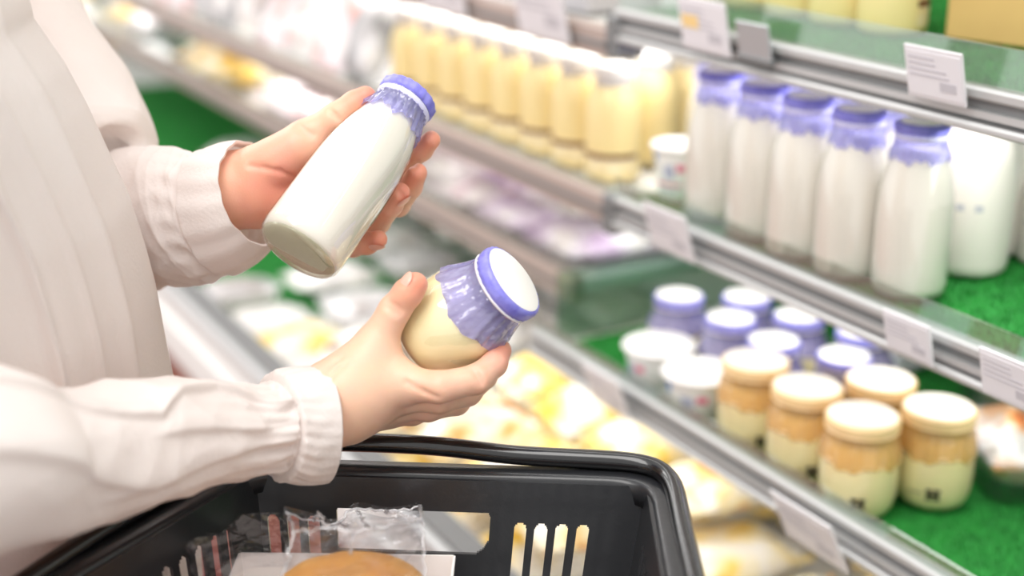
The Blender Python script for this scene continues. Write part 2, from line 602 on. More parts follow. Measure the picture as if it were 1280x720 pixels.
turf('grass_mat', XF+.012, XB-.002, 0, YJ-.01, ZU, .0042, .005, 'green artificial grass mat on the top shelf in front of the cardboard box', 1)
turf('grass_mat', XF+.012, XB-.002, 0, YJ-.01, ZM, .0036, .005, 'green artificial grass mat under the purple-capped milk bottles', 2)
turf('grass_mat', XL+.014, XB-.002, 0, YJL-.01, ZL, .0034, .005, 'green artificial grass mat under the pudding jars and white cups', 3)
turf('grass_mat', .625, XB-.002, 2.17, 4.35, ZW, .011, .007, 'green artificial grass mat lining the far end of the bottom well', 4)


# ------------------------------------------------------------------ vessels
def milk_bottle(name='milk_bottle', R_=.031, Hh=.146):
    root = empty(name)
    s, t = R_/.031, Hh/.146
    body = [(.0, .0), (.022, .0), (.0275, .0015), (.0302, .005), (.031, .011), (.031, .060), (.0306, .075), (.0292, .090), (.0265, .104), (.0232, .116), (.0205, .125), (.0192, .130), (.019, .136)]
    body = [(r*s, z*t) for r, z in body]
    mb = MB(); mb.lathe(body+[(.0196*s, .138*t), (.0196*s, .143*t), (.0, .143*t)], 48); mb.build('bottle_glass', GLASS, root)
    inner = [(.0, .0045), (.020, .0042), (.0262, .0042), (.0292, .0065), (.0303, .012)]+[(r/s-.0008, z/t) for r, z in body[5:11]]+[(.0, .125)]
    mb = MB(); mb.lathe([(r*s, z*t) for r, z in inner], 48); mb.build('milk', MILK, root)
    mb = MB(); mb.lathe([(.0, .0018), (.0215*s, .0012), (.0268*s, .0018), (.0284*s, .0036), (.0255*s, .0040), (.0, .0040)], 48); mb.build('bottle_base', BASEGLASS, root)
    wav = lambda th, r, z: .0004*math.sin(19*th)+.0003*math.sin(31*th+1)
    mb = MB(); mb.lathe([(.0, .1462*t), (.016*s, .1464*t), (.0200*s, .1460*t), (.0217*s, .1445*t), (.0219*s, .1405*t), (.0210*s, .1385*t), (.0201*s, .1378*t)], 64, 0, wav)
    cap = mb.build('cap_film', PURPLE, root)
    mb = MB(); mb.lathe([(.0, .1466*t), (.0168*s, .1468*t), (.0172*s, .1464*t)], 40); mb.build('cap_disc', LIDWHITE, cap)
    sk = lambda th, r, z: .0006*math.sin(23*th+z*80)*(1 if z < .13*t else .4)+.0003*math.sin(41*th)
    prof = [(.0202, .1376), (.0200, .134), (.0199, .130), (.0213, .1255), (.0226, .1205), (.0237, .1170)]
    mb = MB(); mb.lathe([(r*s+.0006, z*t) for r, z in prof], 96, 0, sk)
    for row, am in ((5, 1), (4, .6)):
        for k in range(96):
            x, y, z = mb.V[row*96+k]
            mb.V[row*96+k] = (x, y, z+am*(.0020*math.sin(7*2*math.pi*k/96)+.0016*math.sin(17*2*math.pi*k/96+1)))
    mb.build('film_skirt', PURPLESKIRT, cap)
    mb = MB(); mb.lathe([(.0205*s, .1372*t), (.0213*s, .1366*t), (.0213*s, .1338*t), (.0205*s, .1330*t)], 48); mb.build('seal_band', SEALBAND, cap)
    return root


def pudding_jar(kind, logo=False):
    root = empty('pudding_jar')
    def nk(prof):
        if kind != 'purple':
            return prof
        out_ = []
        for r, z in prof:
            q = min(1, max(0, (z-.040)/.026)); q = q*q*(3-2*q)
            out_.append((r*(1-.17*q), z))
        return out_
    body = [(.0, .0), (.024, .0), (.0285, .0015), (.0325, .008), (.0347, .018), (.0352, .030), (.0346, .044), (.0325, .056), (.0298, .064), (.0288, .068), (.0298, .072), (.0305, .076)]
    mb = MB(); mb.lathe(nk(body+[(.0305, .0795), (.0, .0795)]), 56); mb.build('jar_glass', GLASS, root)
    inner = [(.0, .002), (.0235, .002), (.0282, .0036), (.0319, .0095), (.0341, .019), (.0346, .030), (.0340, .044), (.0319, .056), (.0292, .064), (.0, .0645)]
    mb = MB(); mb.lathe(nk(inner), 56); mb.build('pudding', CUSTARD if kind == 'purple' else PUDDING, root)
    if kind == 'purple':
        film, skirt, lid = PURPLE, PURPLESKIRT, LIDWHITE
    else:
        film, skirt, lid = ORANGE, ORANGESKIRT, LIDCREAM
    wav = lambda th, r, z: (.0003*math.sin(27*th)+.0002*math.sin(43*th+1)) if r > .02 else 0
    mb = MB(); mb.lathe(nk([(.0, .0846), (.027, .0848), (.0305, .0846), (.0322, .0836), (.0326, .0815), (.0325, .0785), (.0316, .0738), (.0306, .0755)]), 72, 0, wav)
    cap = mb.build('cap_film', film, root)
    mb = MB(); mb.lathe(nk([(.0, .0853), (.0285, .0853), (.0296, .0848)]), 48); mb.build('lid_disc', lid, cap)
    amp = .0008 if kind == 'purple' else .0009
    def sk(th, r, z):
        g = min(1, max(.25, (.076-z)/.012))
        return g*amp*(.7*math.sin(17*th+2*math.sin(3*th))+.5*math.sin(29*th+1)) + (.0006 if z < .06 else 0)*math.sin(7*th)
    prof = [(.0308, .0755), (.0303, .072), (.0312, .067), (.0328, .061), (.0341, .055), (.0344, .0495), (.0345, .048)]
    prof = nk(prof)
    V = MB(); V.lathe([(r+.0008, z) for r, z in prof], 120, 0, sk)
    n = 120                                              # uneven hem
    for k in range(n):
        j = (len(prof)-1)*n+k
        x, y, z = V.V[j]
        V.V[j] = (x, y, z+.0022*math.sin(5*2*math.pi*k/n)+.0012*math.sin(13*2*math.pi*k/n))
    V.build('film_skirt', skirt, cap)
    mb = MB(); mb.lathe([(nk([(.0315, .08)])[0][0]+.0012*math.cos(a), .0745+.0011*math.sin(a)) for a in np.linspace(0, 2*math.pi, 9)], 56); mb.build('band', THREAD if kind == 'purple' else ORANGE, cap)
    if logo:                                             # small black emblem low on the glass, with a fine line of marks beside it
        mb = MB()
        def patch(a0, a1, z0, z1):
            V = []
            for a in np.linspace(a0, a1, 5):
                for z in (z0, z1):
                    r = np.interp(z, [p[1] for p in body], [p[0] for p in body])+.0005
                    V.append((r*math.cos(a), r*math.sin(a), z))
            mb.add(V, [(2*i, 2*i+2, 2*i+3, 2*i+1) for i in range(4)])
        k = 1/.0345
        patch(-.0052*k, -.0016*k, .0145, .0245); patch(.0016*k, .0052*k, .0145, .0245)
        patch(-.0064*k, -.0006*k, .0145, .0168); patch(.0006*k, .0064*k, .0145, .0168)
        patch(-.0064*k, -.0006*k, .0222, .0245); patch(.0006*k, .0064*k, .0222, .0245)
        patch(-.0017*k, .0017*k, .0182, .0208)
        for i in range(6):
            patch((-.022+.0024*i)*k, (-.0206+.0024*i)*k, .0190, .0204)
        mb.build('emblem', BLACKINK, root)
    return root


def drink_bottle(liquid=YDRINK, label_=True):
    root = empty('drink_bottle')
    prof = [(.0, .0), (.026, .0), (.0302, .003), (.031, .008), (.031, .082), (.0300, .094), (.0268, .106), (.0228, .115), (.0212, .119), (.0205, .122), (.0, .122)]
    mb = MB(); mb.lathe(prof, 40); mb.build('bottle_body', liquid, root)
    mb = MB(); mb.lathe([(.0214, .116), (.0216, .126), (.0216, .1265)], 36); mb.build('neck_band', M_NECK, root)
    mb = MB(); mb.lathe([(.0214, .126), (.0226, .127), (.0228, .140), (.0218, .1425), (.0, .1428)], 36, 0, lambda t, r, z: .0002*math.sin(36*t) if r > .02 else 0); mb.build('screw_cap', LIDWHITE, root)
    if label_:
        mb = MB()
        for (z0, z1, mi) in ((.010, .029, 0), (.029, .036, 1)):
            V = []
            for a in np.linspace(-1.6, 1.6, 25):
                V += [(.0314*math.cos(a), .0314*math.sin(a), z0), (.0314*math.cos(a), .0314*math.sin(a), z1)]
            mb.add(V, [(2*i, 2*i+2, 2*i+3, 2*i+1) for i in range(24)], mi)
        mb.build('label', [M_LABEL, M_BROWN], root)
    return root


M_NECK = M('clear_neck_band', (206, 200, 196), .3, coat=.3)
M_LABEL = M('cream_label', (243, 228, 190), .5, noise=(60, (236, 214, 160)))
M_BROWN = M('brown_label_band', (112, 66, 40), .5)
M_BLUEINK = M('blue_print', (58, 126, 196), .5)
M_PINKINK = M('pink_print', (226, 120, 150), .5)
M_GREYINK = M('pale_grey_print', (176, 178, 200), .5)


def yogurt_cup(ink):
    root = empty('yogurt_cup')
    mb = MB(); mb.lathe([(.0, .0), (.028, .0), (.0292, .002), (.0365, .064), (.037, .066)], 48); mb.build('cup', LIDWHITE, root)
    mb = MB(); mb.lathe([(.0365, .0655), (.0400, .0655), (.0408, .0665), (.0408, .0695), (.0400, .0705), (.0385, .0705), (.0375, .0695), (.0, .0695)], 48); mb.build('lid', LIDWHITE, root)
    mb = MB()
    def patch(a0, a1, z0, z1, mi, taper=0):
        V = []
        for a in np.linspace(a0, a1, 6):
            for z in (z0, z1):
                r = .0292+(z-.002)/.062*.0073+.0006
                am = (a0+a1)/2
                aa = am+(a-am)*(1-taper if z == z0 else 1)
                V.append((r*math.cos(aa), r*math.sin(aa), z))
        mb.add(V, [(2*i, 2*i+2, 2*i+3, 2*i+1) for i in range(5)], mi)
    patch(-.75, -.45, .046, .058, 0, .8); patch(-.72, -.48, .056, .061, 0)
    patch(-.1, .3, .030, .048, 1); patch(-.65, .6, .020, .023, 2); patch(-.5, .45, .013, .0155, 1)
    patch(.4, .75, .040, .050, 2)
    mb.build('print', [ink, M_GREYINK, M_PINKINK], root)
    return root


def place(o, p, rz=0.0):
    o.location = tuple(p)
    o.rotation_euler = (0, 0, rz)
    return o


rnd = random.Random(5)
TURFTOP = .003
# --- milk bottles, middle shelf
mproto = milk_bottle('milk_bottle', .0316, .146)
ROW = [(1133, 370), (1058, 346), (997, 322), (945, 298), (893, 274)]
names = ['nearest of the front row, by the bare grass', 'second of the front row from the bare grass', 'middle of the five in front',
         'second of the front row from the small white cup', 'front row, beside the small white cup']
first = True
def milk_at(x, y, label, group):
    global first
    o = mproto if first else copy_tree(mproto)
    first = False
    place(o, (x, y, ZM+TURFTOP), rnd.random()*6)
    return tag(o, label, 'milk bottle', group)
for k, (u, v) in enumerate(ROW):
    p = onz(u, v, ZM)
    milk_at(p[0], p[1], 'purple-capped milk bottle on the shelf, '+names[k], 'milk bottles on the middle shelf')
for k in range(1, 6):
    milk_at(.912, .845+.066*k, 'purple-capped milk bottle standing in the second row behind the front five', 'second row of milk bottles')
for k in range(4):
    milk_at(.985, .945+.066*k, 'purple-capped milk bottle in the third row, close under the top shelf', 'third row of milk bottles')
# wider wide-shouldered bottles at the right
def wide_bottle():
    root = empty('milk_bottle')
    mb = MB(); mb.lathe([(.0, .0), (.029, .0), (.0335, .003), (.035, .010), (.035, .100), (.0335, .112), (.028, .121), (.0225, .125), (.021, .129), (.0, .129)], 44); mb.build('bottle_body', MILK, root)
    mb = MB(); mb.lathe([(.0212, .126), (.0224, .127), (.0226, .138), (.021, .140), (.0, .1402)], 36); mb.build('cap', M_FROST, root)
    mb = MB()
    for a0 in (2.3, 2.75):
        V = []
        for a in np.linspace(a0, a0+.2, 4):
            V += [(.0354*math.cos(a), .0354*math.sin(a), .060), (.0354*math.cos(a), .0354*math.sin(a), .066)]
        mb.add(V, [(2*i, 2*i+2, 2*i+3, 2*i+1) for i in range(3)])
    mb.build('print', PRINT, root)
    return root
M_FROST = M('frosted_cap', (226, 224, 240), .35, coat=.3)
wb = wide_bottle()
p = onz(1206, 338, ZM); place(wb, (p[0], p[1], ZM+TURFTOP), 1.2)
tag(wb, 'white wide-shouldered bottle on green turf right behind the front milk bottle', 'milk bottle', 'wide bottles on the middle shelf')
for (u, v, lab) in ((1252, 312, 'white wide-shouldered bottle on green turf, farther back by the frame edge'),):
    o = copy_tree(wb); p = onz(u, v, ZM); place(o, (p[0], p[1], ZM+TURFTOP), 1.9); tag(o, lab, 'milk bottle', 'wide bottles on the middle shelf')
o = copy_tree(wb); p = onz(1308, 330, ZM); place(o, (p[0], p[1], ZM+TURFTOP), .6); o.scale = (.8, .8, .62)
tag(o, 'short white bottle partly cut off at the frame edge on middle shelf', 'milk bottle')

# --- yellow drink bottles
yb = drink_bottle()
yb.scale = (1, 1, .87)
FACE = math.pi+.35
firsty = True
def yel(x, y, z, label, group, rz=FACE):
    global firsty
    o = yb if firsty else copy_tree(yb)
    firsty = False
    place(o, (x, y, z), rz)
    return tag(o, label, 'drink bottle', group)
ylab = ['custard-yellow drink bottle with white cap, front row of middle shelf, nearest of the row',
        'second yellow drink bottle of the middle shelf front row counting from the milk bottles', 'third yellow drink bottle of the middle shelf front row counting from the milk bottles',
        'fourth yellow drink bottle of the middle shelf front row counting from the milk bottles', 'fifth yellow drink bottle of the middle shelf front row counting from the milk bottles',
        'sixth yellow drink bottle of the middle shelf front row counting from the milk bottles', 'seventh yellow drink bottle of the middle shelf front row counting from the milk bottles',
        'farthest yellow drink bottle of the middle shelf front row, beside pale pouches']
for k in range(8):
    yel(.848, 1.273+.072*k, ZM, ylab[k], 'yellow drink bottles in the middle shelf front row', FACE+rnd.uniform(-.2, .2))
for k, (u, v, l) in enumerate(((815, 203, 'yellow drink bottle in the second row behind the nearest front one'), (862, 196, 'yellow drink bottle between the yellow rows and the milk bottles'))):
    p = onz(u, v, ZM)
    yel(p[0], p[1], ZM+.004, l, 'yellow drink bottles behind the front row', 0)
for k in range(6):
    yel(.925, 1.40+.072*k, ZM, 'yellow drink bottle in the second row, mostly hidden by the front row', 'second row of yellow bottles', 0)
# --- top shelf: plain yellow bottles and the cardboard box
for k in range(6):
    o = yel(.928, 1.185-.066*k+.092, ZU+TURFTOP, ['yellow bottle on the top shelf, nearest the cardboard box', 'second yellow bottle on the top shelf counting from the cardboard box',
        'third yellow bottle on the top shelf counting from the cardboard box', 'fourth yellow bottle on the top shelf counting from the cardboard box', 'fifth yellow bottle on the top shelf counting from the cardboard box',
        'yellow bottle on the top shelf farthest from the cardboard box'][5-k], 'yellow bottles on the top shelf', 0)
bx = empty('cardboard_box', (1.035, .832, ZU+TURFTOP), .25)
mb = MB(); mb.box(-.075, .075, -.10, .085, 0, .13, bev=.002); mb.build('carton', CARDBOARD, bx, False)
mb = MB(); mb.box(-.076, -.0755, -.10, .085, .128, .1306); mb.box(-.02, .02, -.1006, .0856, .1302, .1308); mb.build('packing_tape', M('tan_tape', (200, 160, 98), .3), bx, False)
tag(bx, 'tan cardboard box standing on green turf at the end of the top shelf', 'box')

# --- small white cup behind a price tag on the middle shelf
c1 = yogurt_cup(M_BLUEINK)
p = onz(852, 248, ZM); place(c1, (p[0]-.002, p[1]+.0, ZM+TURFTOP), FACE); c1.scale = (.8, .8, .8)
CUPS = []
tag(c1, 'small white lidded cup between yellow bottles and milk bottles on the middle shelf', 'yogurt cup', 'white yogurt cups')
for (u, v, rz, lab) in ((860, 530, FACE+.1, 'white yogurt cup with blue drop print beside the orange-film puddings'), (810, 494, FACE-.6, 'white yogurt cup farther along the lower shelf with a pink mark below its lid')):
    o = copy_tree(c1); o.scale = (.96, .96, .76)
    p = onz(u, v, ZL); CUPS.append((p[0]+.012, p[1])); place(o, (p[0]+.012, p[1], ZL+TURFTOP), rz); tag(o, lab, 'yogurt cup', 'white yogurt cups')

# --- pudding jars on the lower shelf
def spread(pts, fixed, dmin, it=300):
    pts = [np.array(p[:2]) for p in pts]
    fx = [np.array(p[:2]) for p in fixed]
    for _ in range(it):
        for a in range(len(pts)):
            for b in list(pts[:a])+list(pts[a+1:])+fx:
                d_ = pts[a]-b; L_ = np.linalg.norm(d_)+1e-9
                if L_ < dmin:
                    pts[a] += d_/L_*(dmin-L_)*.5
            pts[a][0] = min(max(pts[a][0], XL+.042), XB-.06)
    return pts
oj = pudding_jar('orange', True)
CAMDIR = lambda p: math.atan2(-p[1], -p[0])
OJ = [(1075, 637, 'front orange-film pudding jar with black emblem, standing by the price tag'), (1158, 628, 'orange-film pudding jar behind the front one, beside the film-wrapped sweets'),
      (1005, 596, 'second orange-film pudding jar of the front row from the price tag'), (940, 562, 'third orange-film pudding jar of the front row, beside a white cup'),
      (1088, 588, 'orange-film pudding jar in the second row with only its lid and shoulder showing')]
OJP = spread([onz(u, v, ZL) for u, v, _ in OJ], [], .0738)
for k, (u, v, lab) in enumerate(OJ):
    o = oj if k == 0 else copy_tree(oj)
    p = OJP[k]
    place(o, (p[0], p[1], ZL+TURFTOP), CAMDIR(p)+(.05 if k < 2 else .30)); o.scale = (1, 1, 1.08); tag(o, lab, 'pudding jar', 'orange film pudding jars')
pj = pudding_jar('purple')
PJ = [(930, 522, 'purple-film pudding jar with white lid directly behind the third orange jar'), (887, 498, 'purple-film pudding jar with white lid behind the white cups'), (845, 478, 'purple-film pudding jar nearest the glass divider, behind the far white cup'),
      (1022, 500, 'purple-film pudding jar with bare custard side at the near end of the purple group'), (957, 486, 'purple-film pudding jar in the back row of the purple group, beside the back corner jar'),
      (903, 464, 'purple-film pudding jar at the back corner of the purple group'), (985, 520, 'purple-film pudding jar crowded behind the second orange jar')]
PJP = spread([onz(u, v+10, ZL) for u, v, _ in PJ], OJP+CUPS, .0738)
for k, (u, v, lab) in enumerate(PJ):
    o = pj if k == 0 else copy_tree(pj)
    p = PJP[k]
    place(o, (p[0], p[1], ZL+TURFTOP), rnd.random()*6); tag(o, lab, 'pudding jar', 'purple film pudding jars')


# --- film-wrapped packs
def pillow(name, L, W, Hh, m, seed, crimp=True, n=30, amp=.1):
    rng = np.random.default_rng(seed)
    ph = rng.random((6, 3))*6.28
    fr = rng.uniform(25, 75, (6, 2))
    u = np.linspace(-1, 1, n); v = np.linspace(-1, 1, n)
    V, Fc = [], []
    for side in (1, -1):
        for a in u:
            for b in v:
                e = max(0, (1-abs(a)**3.2))**.55*max(0, (1-abs(b)**3.0))**.55
                wr = sum(math.sin(fr[i, 0]*a*L*.6+fr[i, 1]*b*W*.9+ph[i, 0]) for i in range(6))/6
                z = Hh*.5*(1+(e*(1+amp*3*wr)) if side == 1 else 1-e*.98)
                x, y = a*L/2*(1-.05*abs(b)**2), b*W/2*(1-.04*abs(a)**2)
                V.append((x, y, z))
    N = n*n
    for s in (0, 1):
        for i in range(n-1):
            for j in range(n-1):
                q = (s*N+i*n+j, s*N+(i+1)*n+j, s*N+(i+1)*n+j+1, s*N+i*n+j+1)
                Fc.append(q if s == 0 else q[::-1])
    if crimp:
        b0 = len(V)
        for sgn in (-1, 1):
            for j in range(n):
                y = (j/(n-1)*2-1)*W/2*.94
                zz = .5*Hh+.0025*math.sin(j*2.1)
                V += [(sgn*L/2*.94, y, zz), (sgn*(L/2+.016), y, zz+.004*math.sin(j*.9))]
        for s in (0, 1):
            for j in range(n-1):
                a = b0+s*2*n+2*j
                Fc.append((a, a+1, a+3, a+2))
    return meshobj(name, V, Fc, m)


def tray_pack(name, L, W, Hh, m, seed, traym=None):
    root = empty(name)
    k = 28
    def rr(l, wd, r):
        pts = []
        for i in range(k):
            t = 2*math.pi*i/k
            c, s = math.cos(t), math.sin(t)
            pts.append((math.copysign(abs(c)**.35, c)*l/2, math.copysign(abs(s)**.35, s)*wd/2))
        return pts
    mb = MB()
    lv = [(L*.86, W*.84, 0), (L*.97, W*.96, Hh*.75), (L*1.04, W*1.04, Hh*.8), (L*1.04, W*1.04, Hh*.86), (L*.94, W*.93, Hh*.82), (L*.84, W*.82, .004)]
    rings = np.array([[(x, y, z) for x, y in rr(l, wd, 0)] for l, wd, z in lv])
    V, Fc = loft(rings, True, True, True)
    mb.add(V, Fc); mb.build('tray', traym or TRAYWHITE, root, True)
    f = pillow('food', L*.9, W*.9, Hh*1.15, m, seed, False, 22, .12); f.parent = root; f.location = (0, 0, .005)
    rng = np.random.default_rng(seed)
    V, Fc = [], []
    n = 14
    for i in range(n):
        for j in range(n):
            a, b = i/(n-1)*2-1, j/(n-1)*2-1
            e = (1-abs(a)**4)*(1-abs(b)**4)
            V.append((a*L*.52, b*W*.52, Hh*.87+e*Hh*.42+rng.normal(0, .0009)))
    for i in range(n-1):
        for j in range(n-1):
            Fc.append((i*n+j, (i+1)*n+j, (i+1)*n+j+1, i*n+j+1))
    meshobj('cling_film', V, Fc, FILM, root)
    return root


proto = {}
def pack(kind, p, rz, label, cat, group=None, s=1, tilt=(0, 0)):
    if kind not in proto:
        o = PK[kind]()
        proto[kind] = o
    else:
        o = copy_tree(proto[kind])
    o.location = tuple(p)
    o.rotation_euler = (tilt[0], tilt[1], rz)
    o.scale = (s, s, s)
    return tag(o, label, cat, group)


PK = {
    'swt': lambda: tray_pack('food_tray', .125, .09, .052, PK_SWEET, 12, FILM),
    'yel': lambda: pillow('wrapped_pack', .17, .12, .06, PK_YELLOW, 1),
    'yel2': lambda: pillow('wrapped_pack', .15, .11, .055, PK_ORANGE, 2),
    'wht': lambda: pillow('wrapped_pack', .15, .11, .055, PK_WHITE, 3),
    'pink': lambda: pillow('wrapped_pack', .19, .13, .045, PK_PINK, 4),
    'lil': lambda: pillow('wrapped_pack', .19, .13, .045, PK_LILAC, 5),
    'brn': lambda: pillow('wrapped_pack', .15, .12, .075, PK_BROWN, 6),
    'gry': lambda: pillow('wrapped_pack', .15, .11, .06, PK_GREY, 7),
    'drk': lambda: pillow('wrapped_pack', .15, .11, .07, PK_DARK, 8),
    'ty': lambda: tray_pack('food_tray', .16, .115, .04, PK_YELLOW, 9),
    'tw': lambda: tray_pack('food_tray', .17, .12, .04, PK_WHITE, 10),
    'pouch': lambda: pillow('pouch', .13, .10, .05, PK_WHITE, 11),
}

# sweets on the lower shelf, right of the puddings
sw = pack('swt', onz(1236, 604, ZL)+np.array([.022, -.006, TURFTOP]), 1.1, 'clear-wrapped orange and white sweets on green turf beside the puddings', 'food pack')
tr2 = pack('swt', onz(1215, 528, ZL)+np.array([.055, .0, TURFTOP]), 1.2, 'brown and white wrapped sweets behind the clear-wrapped pack under the middle shelf', 'food pack')
wb1 = empty('carton_pack', tuple(onz(1085, 480, ZL)+np.array([.06, .04, TURFTOP])), .1)
mb = MB(); mb.box(-.03, .03, -.045, .045, 0, .062, bev=.003); mb.build('carton', M('pale_lilac_carton', (232, 230, 242), .5), wb1, False)
mb = MB(); mb.box(-.0306, -.03, -.036, .036, .012, .02); mb.box(-.0306, -.03, -.036, .01, .03, .036); mb.build('print', M_GREYINK, wb1, False)
tag(wb1, 'pale lilac carton behind the puddings under the middle shelf rail', 'carton')

# packs in the bottom well
rw = random.Random(11)
WL = {'yel': 'yellow and white film-wrapped pack in the bottom well behind the basket', 'yel2': 'white and orange-flecked wrapped pack in the bottom well', 'ty': 'film-covered tray of pale yellow food in the bottom well',
      'wht': 'white wrapped pack in the bottom well', 'tw': 'film-covered white food tray in the far part of the well'}
def well_grid(x0, nx, dx, y0, ny, dy, pick, z, sc, where, lay=1):
    for j in range(ny):
        for i in range(nx):
            k = pick(i, j)
            if k is None:
                continue
            for q in range(lay):
                pack(k, (x0+dx*i+rw.uniform(-.004, .004), y0+dy*j+rw.uniform(-.004, .004), z+.072*q), rw.uniform(-.05, .05), WL[k], 'food pack', k+' packs in the bottom well', sc, (rw.uniform(-.06, .06)*(1-q), rw.uniform(-.05, .05)*(1-q)))
FL_ = ZW+.004
well_grid(.712, 4, .178, .45, 3, .132, lambda i, j: 'ty' if i < 2 else 'yel', FL_+.006, .92, ' packs in the near well')
well_grid(.712, 3, .182, .855, 7, .118, lambda i, j: None if (i == 0 and j in (1, 2)) else rw.choice(['yel', 'yel2', 'yel']), FL_+.008, .86, ' packs in the well', 1)
well_grid(.735, 2, .185, 1.14, 4, .122, lambda i, j: rw.choice(['yel', 'yel2']), FL_+.078, .86, ' packs on top of the heap')
br = pack('brn', (.715, .985, FL_), .1, 'brown-flecked white wrapped pack in the well below the held jar', 'food pack', None, .95)
br2 = pack('brn', (.735, 1.66, FL_+.078), .1, 'brown-flecked white wrapped pack on the heap past the yellow packs', 'food pack', None, .95)
well_grid(.712, 4, .178, 1.70, 4, .122, lambda i, j: None if (i == 0 and j == 2) else rw.choice(['wht', 'tw', 'tw', 'wht']), FL_+.006, .86, ' packs in the far well')
well_grid(.712, 4, .178, 2.23, 4, .13, lambda i, j: None if (i < 2 and j > 0) or i == 1 and j == 3 else rw.choice(['wht', 'tw']), ZW+.014, .86, ' packs on the grass mat')
ye = pack('yel', (.712, 1.944, FL_+.006), .1, 'bright yellow-marked pack among white trays by the well rail', 'food pack', None, .86)
for k in range(7):
    kk = rw.choice(['wht', 'yel2', 'wht'])
    pack(kk, (.75+.18*(k % 3), 4.5+.16*k, FL_+.006), rw.uniform(-.1, .1), 'white wrapped pack beyond the far grass mat' if kk == 'wht' else 'orange-flecked pack beyond the far grass mat', 'food pack', kk+' packs beyond the grass', .95)
pack('wht', (1.06, 3.2, ZW+.014), .3, 'single white pack lying alone on the far grass mat', 'food pack', None, .9)
# packs on the far lower shelf
Z2 = .92
for j in range(9):
    for i in range(2):
        x = .942+.190*i; y = 1.405+.1265*j
        for lay in range(2 if j < 7 else 1):
            k = 'lil' if j < 2 else rw.choice(['pink', 'pink', 'wht'])
            lab = {'lil': 'lilac and white wrapped pack at the near end of the far lower shelf', 'pink': 'pink and white wrapped pack on the far lower shelf', 'wht': 'white wrapped pack among pink ones on the far lower shelf'}[k]
            pack(k, (x+rw.uniform(-.003, .003), y+rw.uniform(-.003, .003), Z2+.002+.050*lay), rw.uniform(-.03, .03), lab, 'food pack', k+' packs on the far lower shelf', .93)
FARP = [('drk', 200, 58), ('yel2', 252, 76), ('yel', 293, 92)]
FP = []
for k, u, v in FARP:
    p = onz(u, v, .95)
    FP.append(p)
    pack(k, (max(p[0], .94), p[1], Z2+.004), .1, {'drk': 'dark green pack far along the lower shelf next to an orange one', 'yel2': 'orange-flecked pack between the dark green and the yellow pack far off', 'yel': 'yellow pack next to the bright white trays on the far lower shelf'}[k], 'food pack', None, 1.3)
for j in range(8):
    for i in range(2):
        x = .942+.185*i; y = 2.60+.155*j
        if min(abs(y-p[1]) for p in FP) < .21:
            continue
        for lay in range(1):
            k = 'tw' if 0 < j < 6 else rw.choice(['yel', 'drk', 'wht', 'yel2'])
            lab = {'tw': 'bright white film-covered tray on the far lower shelf', 'yel': 'yellow wrapped pack far along the lower shelf', 'drk': 'dark green wrapped pack far along the lower shelf', 'wht': 'white wrapped pack far along the lower shelf', 'yel2': 'orange-flecked pack far along the lower shelf'}[k]
            pack(k, (x, y+rw.uniform(-.01, .01), Z2+.004+.05*lay), rw.uniform(-.08, .08), lab, 'food pack', k+' packs far along the lower shelf', .98)
for j in range(14):
    if min(abs(3.95+.17*j-p[1]) for p in FP) < .21:
        continue
    k = ['yel', 'yel2', 'wht', 'drk', 'wht', 'yel', 'wht', 'gry'][j % 8]
    pack(k, (.95+rw.uniform(0, .1), 3.95+.17*j, Z2+.004), rw.uniform(-.1, .1), {'drk': 'dark green', 'wht': 'white', 'yel': 'yellow', 'gry': 'grey', 'yel2': 'orange-flecked'}[k]+' wrapped pack at the distant end of the lower shelf', 'food pack', k+' packs at the distant end')
# far middle shelf: pale pouches standing in rows
for j in range(16):
    for i in range(2):
        y = 1.92+.125*j
        k = rw.choice(['pouch', 'pouch', 'pink', 'gry'] if j < 12 else ['pouch', 'yel', 'pink', 'yel2'])
        lab = {'pouch': 'pale white pouch propped upright beyond the yellow drink bottles', 'gry': 'grey wrapped pack propped beyond the yellow drink bottles', 'yel2': 'orange-flecked pack far along the middle shelf', 'yel': 'yellow pack far along the middle shelf', 'pink': 'pink-flecked pack far along the middle shelf'}[k]
        o = pack(k, (.875+.12*i, y+rw.uniform(-.005, .005), ZM+.05+.006), 1.57+rw.uniform(-.2, .2), lab, 'pouch' if k == 'pouch' else 'food pack', k+' packs on the far middle shelf', .88)
        o.rotation_euler = (0, -1.15, rw.uniform(-.06, .06))
for j in range(16):
    k = rw.choice(['pouch', 'yel', 'pink', 'gry'])
    o = pack(k, (.90, 4.02+.16*j, ZM+.05), 0, {'pouch': 'pale pouch', 'yel': 'yellow pack', 'pink': 'pink-flecked pack', 'gry': 'grey pack'}[k]+' at the distant end of the middle shelf', 'food pack', k+' packs at the distant middle shelf', .9)
    o.rotation_euler = (0, -1.15, rw.uniform(-.08, .08))


